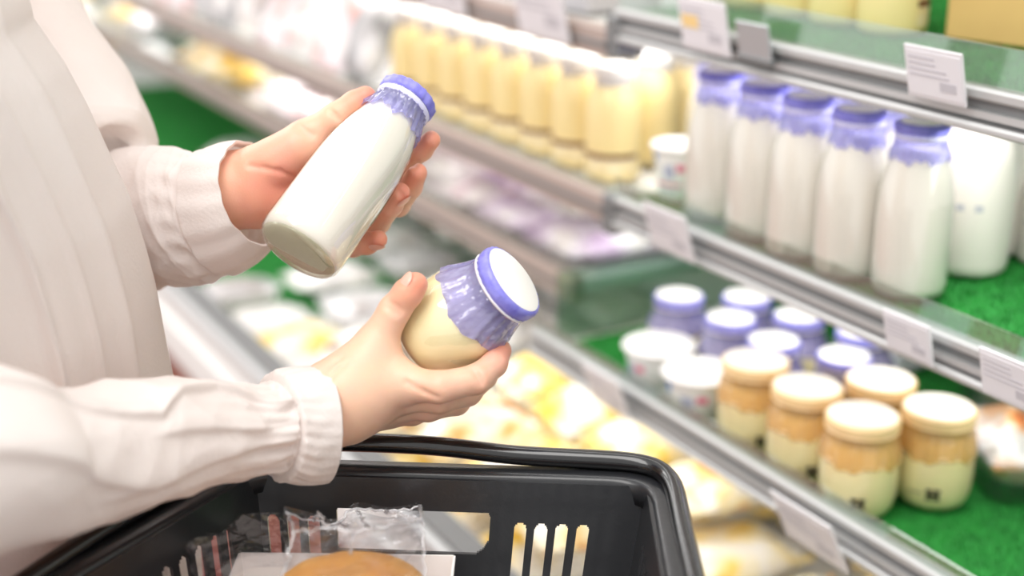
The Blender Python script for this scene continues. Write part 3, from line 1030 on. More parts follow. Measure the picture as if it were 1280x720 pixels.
# far top shelf: grey and white cartons
def carton(w_, d_, h_, c1_, c2_):
    root = empty('carton')
    mb = MB(); mb.box(-w_/2, w_/2, -d_/2, d_/2, 0, h_, bev=.003); mb.build('carton_body', c1_, root, False)
    mb = MB(); mb.box(-w_/2-.0008, -w_/2, -d_*.42, d_*.42, h_*.25, h_*.7); mb.build('panel', c2_, root, False)
    return root
CA = carton(.10, .14, .10, M('grey_carton', (186, 184, 188), .5), M('dark_grey_panel', (136, 138, 142), .5))
CB = carton(.09, .12, .11, M('white_carton', (232, 231, 232), .5), M('light_grey_panel', (214, 214, 218), .5))
ct = [(1.30, CA), (1.45, CB), (1.58, CB), (1.74, CA), (1.90, CB), (2.04, CB), (2.2, CA)]
seen = set()
for y, pr in ct:
    o = pr if pr.name not in seen else copy_tree(pr)
    seen.add(pr.name)
    place(o, (.885, y+.08, ZU-.02), 0)
    tag(o, ('grey carton with dark panel' if pr is CA else 'white carton with pale panel')+' on the far top shelf above the yellow drink bottles', 'carton', ('grey' if pr is CA else 'white')+' cartons on the far top shelf')


# ------------------------------------------------------------------ price tags
def price_tag(wd, ht):
    root = empty('price_tag')
    mb = MB(); mb.box(-.0012, .0012, -wd/2, wd/2, 0, ht, bev=.0005); mb.build('holder', TAGPLASTIC, root, False)
    mb = MB(); mb.box(-.0018, -.0012, -wd*.47, wd*.47, ht*.08, ht*.92); pp = mb.build('paper', PAPER, root, False)
    mb = MB()
    rp = random.Random(int(wd*1e4))
    x0, x1 = -.0021, -.0018
    mb.box(x0, x1, -wd*.38, -wd*.10, ht*.22, ht*.40)         # (seen from the front the +y side is on the left)
    for r_ in range(4):
        z = ht*(.80-.11*r_)
        mb.box(x0, x1, wd*.42-wd*rp.uniform(.4, .75), wd*.42, z-ht*.02, z+ht*.02)
    mb.build('print', PRINT, pp, False)
    return root
tp = price_tag(.070, .050)
TAGS = [(842, 318, ZM, 1.0, 'pale price tag on the middle shelf rail in front of the small white cup', -.28),
        (1138, 446, ZM, .72, 'small price tag on the middle shelf rail above the puddings', -.25),
        (1266, 506, ZM, .80, 'price tag on the middle shelf rail cut by the frame edge', -.25),
        (765, 512, ZL, 1.0, 'faded price tag on the lower shelf rail before the far white cup', -.35),
        (1022, 692, ZL, 1.12, 'large price tag on the lower shelf rail in front of the orange puddings', -.45),
        (1172, 126, ZU, .82, 'grey-white price tag on the top shelf rail above the milk bottles', -.25),
        (884, 66, ZU, 1.0, 'price tag with yellow panel at the end of the top shelf rail', -.2)]
for k, (u, v, z, s, lab, tilt) in enumerate(TAGS):
    o = tp if k == 0 else copy_tree(tp)
    p = onx(u, v, (XL if z == ZL else XF)-.012)
    place(o, p, 0)
    o.rotation_euler = (0, tilt, 0)
    o.scale = (1, s, s)
    tag(o, lab, 'price tag', 'price tags on the shelf rails')
# the two-part tag by the joint: yellow panel and a bare metal plate
mb = MB(); mb.box(-.0024, -.0018, .006, .030, .022, .034)
yp = mb.build('yellow_panel', M('yellow_panel', (246, 214, 150), .5), o, False)
mp = empty('tag_plate', tuple(onx(945, 76, XF-.010)))
mb = MB(); mb.box(-.0012, .0012, -.022, .022, 0, .034, bev=.0005); mb.build('plate', M('brushed_plate', (196, 204, 208), .3, metal=.5), mp, False)
mb = MB(); mb.box(-.003, .004, -.022, .022, -.002, .003); mb.build('clip', ALUDARK, mp, False)
mp.rotation_euler = (0, -.2, 0)
tag(mp, 'bare silver plate clipped next to the tag with yellow panel', 'sign plate')
for k, (y, s) in enumerate(((1.32, 1.5), (1.56, 1.7), (1.86, 1.5), (2.3, 1.5))):
    o = copy_tree(tp); place(o, (XF-.012, y, ZU-.045), 0); o.rotation_euler = (0, -.2, 0); o.scale = (1, s, s)
    tag(o, 'large pale price card on the far top shelf rail, above the yellow drink bottles', 'price tag', 'price cards on the far top shelf')


# ------------------------------------------------------------------ the shopping basket
BZ = CAM_H-.405
def rim_pt(u, v): return onz(u, v, BZ)
FL, FR = rim_pt(318, 590), rim_pt(812, 606)
NR = FR+np.array([-.50, -.86, 0])/np.linalg.norm([.50, .86])*.40
NL = FL+np.array([-.86, -.51, .0])/np.linalg.norm([.86, .51])*.40
basket = empty('shopping_basket', tuple((FL+FR+NL+NR)/4-np.array([0, 0, .22])))
tag(basket, 'black plastic shopping basket with folded handle, below the two hands', 'shopping basket')
bo = np.array(basket.location)
def bl(x): return np.asarray(x)-bo
corn = [bl(c) for c in (FL, FR, NR, NL)]
cen = sum(corn)/4
def bpt(c, t):      # corner at depth t (0 rim .. 1 bottom), walls leaning inward
    q = c.copy(); k = 1-.20*t
    q[:2] = cen[:2]+(c[:2]-cen[:2])*k
    q[2] = c[2]-.215*t
    return q


def wall(c0, c1, holes, name, nx=120, nz=34, thick=.0026):
    """one basket wall as a thick grid with real openings; holes(s, t) -> True where cut"""
    e = bpt(c1, 0)-bpt(c0, 0); L = np.linalg.norm(e)
    ex = e/L
    dn = bpt(c0, 1)-bpt(c0, 0)
    nrm = np.cross(ex, np.array([0, 0, 1.])); nrm /= np.linalg.norm(nrm)
    V, Fc = [], []
    for side in (0, 1):
        for i in range(nx+1):
            for j in range(nz+1):
                s, t = i/nx, j/nz
                p = bpt(c0, t)*(1-s)+bpt(c1, t)*s
                rad = .0
                V.append(p+nrm*(thick*side))
    keep = np.zeros((nx, nz), bool)
    for i in range(nx):
        for j in range(nz):
            keep[i, j] = not holes((i+.5)/nx*L, (j+.5)/nz*.215, L)
    W_ = nz+1; N = (nx+1)*W_
    q = lambda i, j, s: s*N+i*W_+j
    for i in range(nx):
        for j in range(nz):
            if not keep[i, j]:
                continue
            Fc.append((q(i, j, 0), q(i+1, j, 0), q(i+1, j+1, 0), q(i, j+1, 0)))
            Fc.append((q(i, j, 1), q(i, j+1, 1), q(i+1, j+1, 1), q(i+1, j, 1)))
            for (di, dj, a, b) in ((-1, 0, (0, 0), (0, 1)), (1, 0, (1, 1), (1, 0)), (0, -1, (1, 0), (0, 0)), (0, 1, (0, 1), (1, 1))):
                ii, jj = i+di, j+dj
                if not (0 <= ii < nx and 0 <= jj < nz) or not keep[ii, jj]:
                    Fc.append((q(i+a[0], j+a[1], 0), q(i+b[0], j+b[1], 0), q(i+b[0], j+b[1], 1), q(i+a[0], j+a[1], 1)))
    return V, Fc


def rslot(x, z, x0, x1, z0, z1, r):
    if not (x0 < x < x1 and z0 < z < z1):
        return False
    cx = min(max(x, x0+r), x1-r); cz = min(max(z, z0+r), z1-r)
    return (x-cx)**2+(z-cz)**2 <= r*r


def far_holes(x, z, L):
    f = x/L
    if rslot(f*.25, z, .052, .152, .020, .048, .003) and not (f*.25 > .14 and z > .04 and (f*.25-.14)**2+(z-.036)**2 > .0119**2):
        return True
    for k in range(4):
        if rslot(f*.25, z, .168+.0135*k, .176+.0135*k, .026, .068, .004):
            return True
    for k in range(3):
        if rslot(f*.25, z, .006+.0135*k, .014+.0135*k, .026, .068, .004):
            return True
    for r_ in range(3):
        for k in range(16):
            if rslot(f*.25, z, .012+.0148*k, .021+.0148*k, .082+.038*r_, .112+.038*r_, .004):
                return True
    return False


def side_holes(x, z, L):
    k = int(x/.0145); xx = x-k*.0145
    if x < .03 or x > L-.03:
        return False
    for r_ in range(4):
        if rslot(xx, z, .003, .0115, .022+.046*r_, .060+.046*r_, .004):
            return True
    return False


V, Fc = wall(corn[0], corn[1], far_holes, 'end', 440, 190)
mbw = MB(); mbw.add(V, Fc); mbw.build('end_wall', PLASTIC, basket, False)
V, Fc = wall(corn[2], corn[3], side_holes, 'end', 160, 60)
mbw = MB(); mbw.add(V, Fc); mbw.build('end_wall', PLASTIC, basket, False)
for a, b in ((1, 2), (3, 0)):
    V, Fc = wall(corn[a], corn[b], side_holes, 'side', 420, 130)
    mbw = MB(); mbw.add(V, Fc); mbw.build('side_wall', PLASTIC, basket, False)
mbw = MB()
bt = [bpt(c, 1) for c in corn]
mbw.add(bt+[p-np.array([0, 0, .003]) for p in bt], [(0, 1, 2, 3), (7, 6, 5, 4), (0, 4, 5, 1), (1, 5, 6, 2), (2, 6, 7, 3), (3, 7, 4, 0)])
mbw.build('bottom', PLASTIC, basket, False)


def rounded(cs, r, off=0.0, n=7):
    """closed outline through four corners with rounded turns, pushed outward by off"""
    out = []
    m = len(cs)
    for i in range(m):
        p, a, b = cs[i], cs[i-1], cs[(i+1) % m]
        da = (a-p)/np.linalg.norm(a-p); db = (b-p)/np.linalg.norm(b-p)
        o = -(da+db); o[2] = 0; o = o/np.linalg.norm(o)*off*1.3
        p0, p2 = p+da*r+o, p+db*r+o
        for t in np.linspace(0, 1, n):
            out.append((1-t)**2*p0+2*t*(1-t)*(p+o)+t*t*p2)
    return out


# rolled rim with a downturned skirt, following the four walls
rp = rounded(corn, .03, .004)
mbr = MB()
sec = [(-.004, -.012), (-.004, .001), (-.001, .003), (.011, .003), (.014, 0), (.014, -.016), (.011, -.016), (.0105, -.001), (-.001, -.001), (-.001, -.012)]
pts = np.array(rp); m_ = len(pts)
rings = []
for i in range(m_):
    t = pts[(i+1) % m_]-pts[i-1]; t[2] = 0; t /= np.linalg.norm(t)
    nv = np.array([-t[1], t[0], 0])
    if nv@(pts[i]-cen) < 0:
        nv = -nv
    rings.append([pts[i]+nv*a+np.array([0, 0, b]) for a, b in sec])
rings.append(rings[0])
V, Fc = loft(np.array(rings)); mbr.add(V, Fc)
mbr.build('rim', PLASTIC, basket, True)


def handle_path(seq, r, n=90, up=None):
    q = np.array(seq)
    t = np.r_[0, np.cumsum(np.linalg.norm(np.diff(q, axis=0), axis=1))]
    tt = np.linspace(0, t[-1], n)
    k = np.stack([np.interp(tt, t, q[:, i]) for i in range(3)], 1)
    for _ in range(22):
        k[1:-1] = (k[:-2]+2*k[1:-1]+k[2:])/4
    mbh = MB(); mbh.tube([tuple(p) for p in k], r, 12)
    return mbh
# handle folded flat around the far half of the rim
ce = lambda a, b, t: corn[a]*(1-t)+corn[b]*t
out = lambda p, o, z: p+np.array([*( (p-cen)[:2]/np.linalg.norm((p-cen)[:2])*o), z])
seq = [out(ce(3, 0, .35), .022, -.004), out(ce(3, 0, .7), .020, .006), out(ce(3, 0, .93), .020, .010), out(ce(0, 1, .06), .022, .012), out(ce(0, 1, .25), .020, .014), out(ce(0, 1, .5), .020, .013), out(ce(0, 1, .58), .018, .009), out(ce(0, 1, .90), .018, .009), out(ce(0, 1, .99), .020, .008), out(ce(1, 2, .06), .020, .006), out(ce(1, 2, .15), .017, .004), out(ce(1, 2, .3), .016, .002), out(ce(1, 2, .62), .018, -.004)]
handle_path(seq, .0062, 140).build('handle', HANDLEPL, basket)
seq = [out(ce(3, 0, .30), .030, -.002), out(ce(3, 0, .12), .030, .004), out(ce(3, 0, .0), .026, .008), out(ce(2, 3, .9), .026, .010), out(ce(2, 3, .5), .022, .010), out(ce(2, 3, .1), .026, .010), out(ce(1, 2, 1.0), .026, .008), out(ce(1, 2, .85), .024, .004), out(ce(1, 2, .66), .022, -.002)]
handle_path(seq, .0062, 120).build('handle', HANDLEPL, basket)
for a, b, t in ((3, 0, .325), (1, 2, .64)):
    p = out(ce(a, b, t), .018, -.010)
    mbh = MB(); mbh.tube([tuple(p+np.array([0, 0, -.012])), tuple(p+np.array([0, 0, .014]))], .012, 16); mbh.build('handle_pivot', HANDLEPL, basket)

# cart frame that carries the basket, below the frame of the photo
cart = empty('shopping_cart', (bo[0], bo[1], 0), math.atan2((FR-FL)[1], (FR-FL)[0]))
tag(cart, 'grey tubular cart frame carrying the black shopping basket', 'shopping cart')
zc = bo[2]-.004
mb = MB()
for sy in (-.13, .13):
    mb.tube([(-.10, sy, zc-.010), (.10, sy, zc-.010)], .008)
for sx in (-.10, .10):
    mb.tube([(sx, -.15, zc-.010), (sx, .15, zc-.010)], .008)
mb.build('tray_frame', ALU, cart)
for sx in (-.10, .10):
    mb = MB(); mb.tube([(sx, -.15, zc-.012), (sx*1.2, -.16, .10), (sx*1.2, .17, .10), (sx, .15, zc-.012)], .009); leg = mb.build('leg_frame', ALU, cart)
    for sy in (-.16, .17):
        mb = MB(); mb.tube([(sx*1.2-.012, sy, .04), (sx*1.2+.012, sy, .04)], .04, 20); mb.tube([(sx*1.2, sy, .04), (sx*1.2, sy, .10)], .007); mb.build('caster', HANDLEPL, leg)

# ------------------------------------------------------------------ bread in a clear bag on a white paper tray, inside the basket
rb = math.atan2((FR-FL)[1], (FR-FL)[0])
T0, T1 = P(300, 683, .855), P(567, 703, .855)
T0[2] = T1[2] = (T0[2]+T1[2])/2
TW = np.linalg.norm((T1-T0)[:2])
rb = math.atan2((T1-T0)[1], (T1-T0)[0])
inw = np.array([math.sin(rb), -math.cos(rb), 0])
TC = (T0+T1)/2+inw*TW*.45
zb = bo[2]+.0065
TH = T0[2]-zb
tray = empty('paper_box', (TC[0], TC[1], zb), rb)
mb = MB()
S = TW/2; k0 = .74
for (x0, y0, x1, y1) in ((-S, -S*.9, S, -S*.9), (S, -S*.9, S, S*.9), (S, S*.9, -S, S*.9), (-S, S*.9, -S, -S*.9)):
    a, b = np.array([x0*k0, y0*k0, 0]), np.array([x1*k0, y1*k0, 0])
    c, d = np.array([x1, y1, TH]), np.array([x0, y0, TH])
    n_ = np.cross(b-a, d-a); n_ /= np.linalg.norm(n_)
    V = [a, b, c, d]; V += [q+n_*.0012 for q in V]
    mb.add(V, [(0, 1, 2, 3), (7, 6, 5, 4), (0, 4, 5, 1), (1, 5, 6, 2), (2, 6, 7, 3), (3, 7, 4, 0)])
mb.box(-S*k0, S*k0, -S*.9*k0, S*.9*k0, -.001, .0006)
mb.box(-S*.95, S*.95, -S*.85, S*.85, TH-.026, TH-.024)
mb.build('tray_body', TRAYWHITE, tray, False)
tag(tray, 'white paperboard box under the bread inside the black basket', 'paper box')
bun = empty('bread_bun', (TC[0]+.010*math.cos(rb), TC[1]+.010*math.sin(rb), zb+TH-.0245), rb)
bun.scale = (.92, .92, 1.0)
n1, n2 = 48, 26
V = []
for j in range(n2):
    ph = math.pi*j/(n2-1)
    for i in range(n1):
        th = 2*math.pi*i/n1
        r_ = math.sin(ph)**.8
        zz = math.cos(ph)
        bump_ = 1+.02*math.sin(5*th+2)*math.sin(ph)+.015*math.sin(9*th+7*ph)
        V.append((.056*r_*math.cos(th)*bump_, .052*r_*math.sin(th)*bump_, .018+(.030*zz if zz > 0 else .016*zz)))
Fc = [(j*n1+i, j*n1+(i+1) % n1, (j+1)*n1+(i+1) % n1, (j+1)*n1+i) for j in range(n2-1) for i in range(n1)]
meshobj('crust', V, Fc, BREAD, bun)
tag(bun, 'round golden brown bread bun inside the clear bag', 'bread')
# crinkled clear bag standing open behind the bun
bag = empty('clear_bag', tuple(P(440, 740, .81)))
rng = np.random.default_rng(8)
n, m_ = 64, 34
top = [P(357, 641, .83), P(392, 650, .845), P(420, 655, .85), P(445, 636, .855), P(485, 640, .86), P(524, 634, .86)]
bot = [P(352, 725, .82), P(385, 730, .835), P(420, 735, .84), P(445, 735, .845), P(490, 735, .85), P(530, 722, .855)]
front = [P(366, 664, .78), P(410, 662, .775), P(470, 660, .775), P(526, 650, .80)]
def sheet(a, b, amp, seed):
    rg = np.random.default_rng(seed)
    A, B = catmull(a, n), catmull(b, n)
    G = np.empty((n, m_, 3))
    tt = np.linspace(0, 1, m_)
    G[:] = A[:, None]*(1-tt[None, :, None])+B[:, None]*tt[None, :, None]
    ii, jj = np.meshgrid(np.arange(n)/n, tt, indexing='ij')
    dz = np.zeros((n, m_))
    for _ in range(14):      # sharp creases: folded planes
        a_ = rg.uniform(0, np.pi); c_ = rg.uniform(0, 1); f_ = rg.uniform(.8, 3)
        dz += np.abs(((np.cos(a_)*ii+np.sin(a_)*jj)*f_+c_) % 1-.5)*rg.normal(0, 1)
    G += (dz-dz.mean())[..., None]*amp*1.7*(-F)
    G[..., 2] += dz*amp*.5
    Vv = G.reshape(-1, 3)-np.array(bag.location)
    Ff = [(i*m_+j, (i+1)*m_+j, (i+1)*m_+j+1, i*m_+j+1) for i in range(n-1) for j in range(m_-1)]
    return Vv, Ff
mb = MB(); V, Fc = sheet(top, bot, .007, 1); mb.add(V, Fc)
f2 = [P(352, 735, .765), P(400, 742, .755), P(470, 742, .755), P(532, 735, .775)]
V, Fc = sheet(front, f2, .006, 2); mb.add(V, Fc)
V, Fc = sheet(top, [front[0], front[1], (front[1]+front[2])/2, front[2], front[2]*.4+front[3]*.6, front[3]], .006, 3); mb.add(V, Fc)
mb.build('film', FILM, bag, False)
mb = MB()
for seq in (top, front, [top[0], front[0], f2[0]], [top[5], front[3], f2[3]], [top[1], (top[1]+front[1])/2+np.array([0, 0, .006]), front[1]], [top[3], (top[3]+front[2])/2+np.array([0, 0, -.004]), front[2]], [top[2], (front[1]+front[2])/2, (f2[1]+f2[2])/2*.4+(front[1]+front[2])/2*.6], [top[4], top[4]*.5+front[2]*.5+np.array([.004, 0, .004]), front[3]]):
    c_ = catmull(np.array(seq)-np.array(bag.location), 30)
    c_ = c_+np.random.default_rng(len(mb.V)).normal(0, .0007, c_.shape)
    mb.tube([tuple(q) for q in c_], .0007, 6)
mb.build('hem_and_glints', HEMGLINT, bag)  # whitish tubes: hem at the rim, painted highlight lines along the creases
tag(bag, 'crinkled clear plastic bag standing around the bun in the basket', 'plastic bag')
# second clear wrap at the left of the tray
wrap = empty('clear_wrap', tuple(P(290, 690, .80)))
mb = MB()
_b = bag; bag = wrap
V, Fc = sheet([P(232, 655, .80), P(265, 640, .82), P(310, 628, .84), P(352, 622, .85)], [P(238, 724, .79), P(270, 712, .81), P(315, 692, .83), P(354, 690, .83)], .008, 5); mb.add(V, Fc)
mb.build('film', FILM, wrap, False)
bag = _b
tag(wrap, 'loose clear plastic wrap against the basket side below the lower sleeve', 'plastic wrap')


# ------------------------------------------------------------------ held vessels
def orient(o, base, tip, spin=0.0):
    a = Vector(tip-base).normalized()
    q = Vector((0, 0, 1)).rotation_difference(a)
    o.rotation_mode = 'QUATERNION'
    from mathutils import Quaternion
    o.rotation_quaternion = q @ Quaternion((0, 0, 1), spin)
    o.location = tuple(base)


hb = milk_bottle('milk_bottle', .0285, .140)
HB0, HB1 = P(369, 318, .875), P(504, 131, .932)
orient(hb, HB0, HB1)
tag(hb, 'purple-capped glass milk bottle held tilted in the upper hand', 'milk bottle')
hj = copy_tree(pj)
HJ0, HJ1 = P(526, 432, .900), P(655, 341, .866)
orient(hj, HJ0, HJ1, .4)
hj.scale = (.93, .93, .93)
tag(hj, 'custard pudding jar with purple film and white lid held in the lower hand', 'pudding jar')


# ------------------------------------------------------------------ the person
person = empty('person', (.06, .95, 0))
tag(person, 'person in a loose white linen shirt holding a milk bottle and a pudding jar', 'person')
po = np.array(person.location)

# hands: joint = (u, v, depth, radius in mm)
def chain(js): return [(P(u, v, d), r/1000) for u, v, d, r in js]
RIGHT = dict(
    wrist=[(300, 546, .840, 21), (400, 512, .862, 23.5), (432, 500, .864, 23)],
    meta=[[(440, 492, .862, 20), (497, 478, .862, 12.5)], [(442, 496, .868, 20), (500, 488, .874, 12)], [(440, 506, .875, 18), (492, 502, .888, 11.5)], [(436, 516, .880, 16), (480, 514, .898, 10)],
          [(432, 484, .862, 18), (468, 440, .866, 13)], [(450, 490, .864, 19), (475, 462, .866, 13)]],
    fingers=[[(497, 479, .862, 11.5), (550, 484, .852, 9.6), (596, 474, .858, 9.0), (618, 455, .868, 7.8), (626, 438, .880, 6.8)],
             [(500, 490, .874, 11.5), (548, 497, .872, 9.8), (584, 489, .886, 9.2), (606, 470, .902, 7.8), (612, 448, .915, 6.8)],
             [(492, 502, .888, 11), (535, 508, .890, 9.4), (570, 502, .904, 8.6), (592, 484, .920, 7.4), (600, 462, .932, 6.5)],
             [(480, 514, .898, 9.5), (515, 516, .906, 8), (545, 508, .918, 7.4), (562, 494, .930, 6.4), (568, 478, .94, 5.6)],
             [(440, 470, .862, 14), (470, 430, .866, 12.0), (493, 388, .862, 9.6), (510, 366, .858, 9.0), (519, 356, .857, 7.8)]],
    creases=[[(408, 462), (418, 452), (426, 448)], [(412, 474), (421, 462), (431, 456)], [(484, 384), (492, 390), (500, 394)], [(487, 378), (495, 383), (503, 388)], [(508, 478), (530, 490), (548, 497)], [(592, 462), (598, 470), (602, 480)]],
    tips=[(519, 352, .85), (626, 440, .875)])
LEFT = dict(
    wrist=[(210, 265, .99, 28), (290, 238, .950, 24), (320, 232, .944, 22)],
    meta=[[(332, 222, .946, 19), (425, 186, .962, 11.5)], [(334, 230, .950, 19), (430, 208, .970, 11.5)], [(334, 240, .952, 18), (425, 232, .972, 11)], [(330, 250, .952, 16), (412, 258, .970, 10)],
          [(325, 212, .938, 17), (372, 185, .930, 14)], [(345, 205, .936, 16), (385, 188, .934, 14)], [(325, 248, .940, 15), (372, 256, .944, 13)]],
    fingers=[[(425, 186, .962, 11), (468, 200, .978, 9.2), (505, 204, .972, 8.4), (527, 187, .955, 7.5), (539, 175, .945, 6.3)],
             [(430, 208, .970, 11), (465, 238, .982, 9.2), (497, 255, .968, 8.6), (513, 233, .946, 7.8), (522, 216, .934, 6.5)],
             [(425, 232, .972, 10.5), (448, 262, .980, 9.2), (472, 277, .962, 8.6), (488, 256, .938, 8.0), (500, 241, .924, 6.8)],
             [(412, 258, .970, 9.5), (425, 290, .968, 8.2), (441, 307, .950, 7.6), (459, 304, .934, 7.2), (473, 299, .924, 6.0)],
             [(350, 208, .940, 15), (385, 172, .934, 12.0), (418, 148, .930, 9.6), (444, 130, .930, 8.6), (457, 121, .930, 7.2)]],
    creases=[[(312, 207), (330, 210), (350, 214), (372, 222)], [(370, 160), (378, 165), (388, 172)], [(374, 156), (384, 164), (392, 168)], [(412, 137), (418, 143), (424, 150)], [(512, 200), (516, 206), (520, 208)], [(497, 238), (503, 244), (506, 250)]],
    tips=[(541, 172, .94), (524, 214, .93), (505, 237, .92), (476, 300, .92), (458, 120, .925), (350, 240, .93)])


def hand_mesh(H, h=.0013):
    wr = chain(H['wrist']); met = [chain(c) for c in H['meta']]; fin = [chain(c) for c in H['fingers']]
    allp = np.array([p for c in [wr]+met+fin for p, r in c])
    lo, hi = allp.min(0)-.034, allp.max(0)+.034
    def fn(X):
        d = None
        for (a, ra), (b, rb_) in zip(wr[:-1], wr[1:]):
            q = rcone(X, a, b, ra, rb_)
            d = q if d is None else smin(d, q, .012)
        for i, c in enumerate(met):
            for (a, ra), (b, rb_) in zip(c[:-1], c[1:]):
                d = smin(d, rcone(X, a, b, ra, rb_), .012 if i < 4 or H is RIGHT else .0045)
        fd = None
        for k, c in enumerate(fin):
            q = None
            for (a, ra), (b, rb_) in zip(c[:-1], c[1:]):
                x = rcone(X, a, b, ra, rb_)
                q = x if q is None else smin(q, x, .003)
            fd = q if fd is None else smin(fd, q, .0018)
        return smin(d, fd, .008)
    base = fn
    caps = []
    for line in H['creases']:
        pts_ = []
        for u, v in line:
            for dd in np.arange(.82, 1.0, .0006):
                if base(P(u, v, dd)[None])[0] < 0:
                    pts_.append(P(u, v, dd)); break
        caps += list(zip(pts_[:-1], pts_[1:]))
    def fn(X):
        d = base(X)
        for a, b in caps:
            near = np.abs(X-(a+b)/2).max(1) < np.linalg.norm(b-a)/2+.006
            if near.any():
                g = rcone(X[near], a, b, .0007, .0007)
                d[near] = -smin(-d[near], g, .0030)
        return d
    V, Fc = nets(fn, lo, hi, h)
    return V, Fc, fn


def relax(V, Fc, it=2):
    for _ in range(it):
        acc = np.zeros_like(V); cnt = np.zeros(len(V))
        for k in range(4):
            a, b = Fc[:, k], Fc[:, (k+1) % 4]
            np.add.at(acc, a, V[b]); np.add.at(acc, b, V[a])
            np.add.at(cnt, a, 1); np.add.at(cnt, b, 1)
        V = V*.45+.55*acc/cnt[:, None]
    return V


BV, BF, BB = [], [], []
def add_body(V, Fc, blush):
    base = sum(len(v) for v in BV)
    BV.append(V); BF.append(Fc+base); BB.append(blush)
SDF = {}
for nm, H in (('r', RIGHT), ('l', LEFT)):
    V, Fc, fn = hand_mesh(H)
    V = relax(V, Fc, 1)
    bl_ = np.zeros(len(V))
    for t in H['tips']:
        c = P(*t)
        bl_ = np.maximum(bl_, np.exp(-(np.linalg.norm(V-c, axis=1)/(.016 if t[0] != 350 else .035))**2))
    for c in H['fingers'][:4]:
        for j in (1, 2):
            bl_ = np.maximum(bl_, .45*np.exp(-(np.linalg.norm(V-P(*c[j][:3]), axis=1)/.010)**2))
    if nm == 'l':
        bl_ = np.clip(bl_*.8+.16, 0, 1)
    add_body(V, Fc, bl_)
    SDF[nm] = fn

# the rest of the body, hidden in the clothes or outside the picture
SH_R, SH_L = np.array([.02, .765, 1.365]), np.array([.05, 1.135, 1.365])
EL_R = P(-215, 610, .70); EL_L = P(70, 265, 1.06)
def bodyfn(X):
    d = ellip(X, (.03, .95, 1.16), (.085, .15, .24))
    d = smin(d, ellip(X, (.03, .95, .92), (.10, .155, .14)), .06)
    d = smin(d, rcone(X, SH_R, SH_L, .045, .045), .05)
    d = smin(d, rcone(X, (.03, .95, 1.36), (.045, .95, 1.48), .052, .046), .03)
    d = smin(d, ellip(X, (.065, .95, 1.575), (.088, .072, .108)), .02)          # skull
    d = smin(d, ellip(X, (.10, .95, 1.53), (.055, .055, .065)), .02)            # face and jaw
    d = smin(d, rcone(X, (.152, .95, 1.575), (.168, .95, 1.545), .007, .011), .008)     # nose
    for s in (-1, 1):
        d = smin(d, ellip(X, (.145, .95+s*.0, 1.512), (.012, .022, .006)), .004)        # lips
        d = smin(d, ellip(X, (.055, .95+s*.073, 1.56), (.018, .008, .030)), .004)       # ears
        d = smin(d, rcone(X, (.03, .95+s*.085, .86), (.04, .95+s*.08, .47), .078, .05), .03)
        d = smin(d, rcone(X, (.04, .95+s*.08, .47), (.02, .95+s*.08, .09), .052, .034), .02)
        d = smin(d, rcone(X, (.02, .95+s*.08, .04), (.15, .95+s*.09, .028), .036, .026), .02)
    for a, b, c in ((SH_R, EL_R, P(300, 545, .845)), (SH_L, EL_L, P(210, 265, .99))):
        d = smin(d, rcone(X, a, b, .043, .034), .03)
        d = smin(d, rcone(X, b, c, .034, .026), .02)
    return d
V, Fc = nets(bodyfn, (-.22, .55, 0), (.32, 1.35, 1.72), .009)
V = relax(V, Fc, 2)
add_body(V, Fc, np.zeros(len(V)))
BV_, BF_ = np.concatenate(BV)-po, np.concatenate(BF)
body = meshobj('body', BV_, BF_, SKIN, person)
at = body.data.attributes.new('blush', 'FLOAT', 'POINT')
at.data.foreach_set('value', np.concatenate(BB).astype(np.float32))
# face: eyes and brows; hair
for s in (-1, 1):
    mb = MB(); n1 = 16
    mb.lathe([(.0125*math.sin(a), .0125*math.cos(a)) for a in np.linspace(0, math.pi, 10)], n1)
    e = mb.build('eye', M('eye_dark', (50, 36, 30), .1), person); e.location = tuple(np.array([.138, .95+s*.028, 1.572])-po)
hv, hf = nets(lambda X: np.maximum(smin(ellip(X, (.052, .95, 1.585), (.103, .086, .115)), rcone(X, (-.03, .95, 1.56), (-.05, .95, 1.36), .06, .035), .03), -(ellip(X, (.19, .95, 1.53), (.095, .085, .12)))), (-.18, .80, 1.28), (.2, 1.10, 1.74), .007)
meshobj('hair', relax(hv, hf, 2)-po, hf, HAIR, person)
tv, tf = nets(lambda X: np.maximum(smin(smin(rcone(X, (.03, .865, .86), (.04, .87, .10), .10, .075), rcone(X, (.03, 1.035, .86), (.04, 1.03, .10), .10, .075), .02), ellip(X, (.03, .95, .90), (.125, .175, .14)), .03), .09-X[:, 2]), (-.16, .70, .06), (.24, 1.2, 1.08), .01)
meshobj('trousers', relax(tv, tf, 2)-po, tf, TROUSERM, person)
for s in (-1, 1):
    sv, sf = nets(lambda X: np.maximum(smin(rcone(X, (.0, .95+s*.08, .045), (.17, .95+s*.09, .034), .046, .036), rcone(X, (.01, .95+s*.08, .05), (.02, .95+s*.08, .10), .045, .045), .03), .002-X[:, 2]), (-.08, .95+s*.085-.08, -.01), (.24, .95+s*.085+.08, .17), .006)
    meshobj('shoe', relax(sv, sf, 1)-po, sf, SHOEM, person)


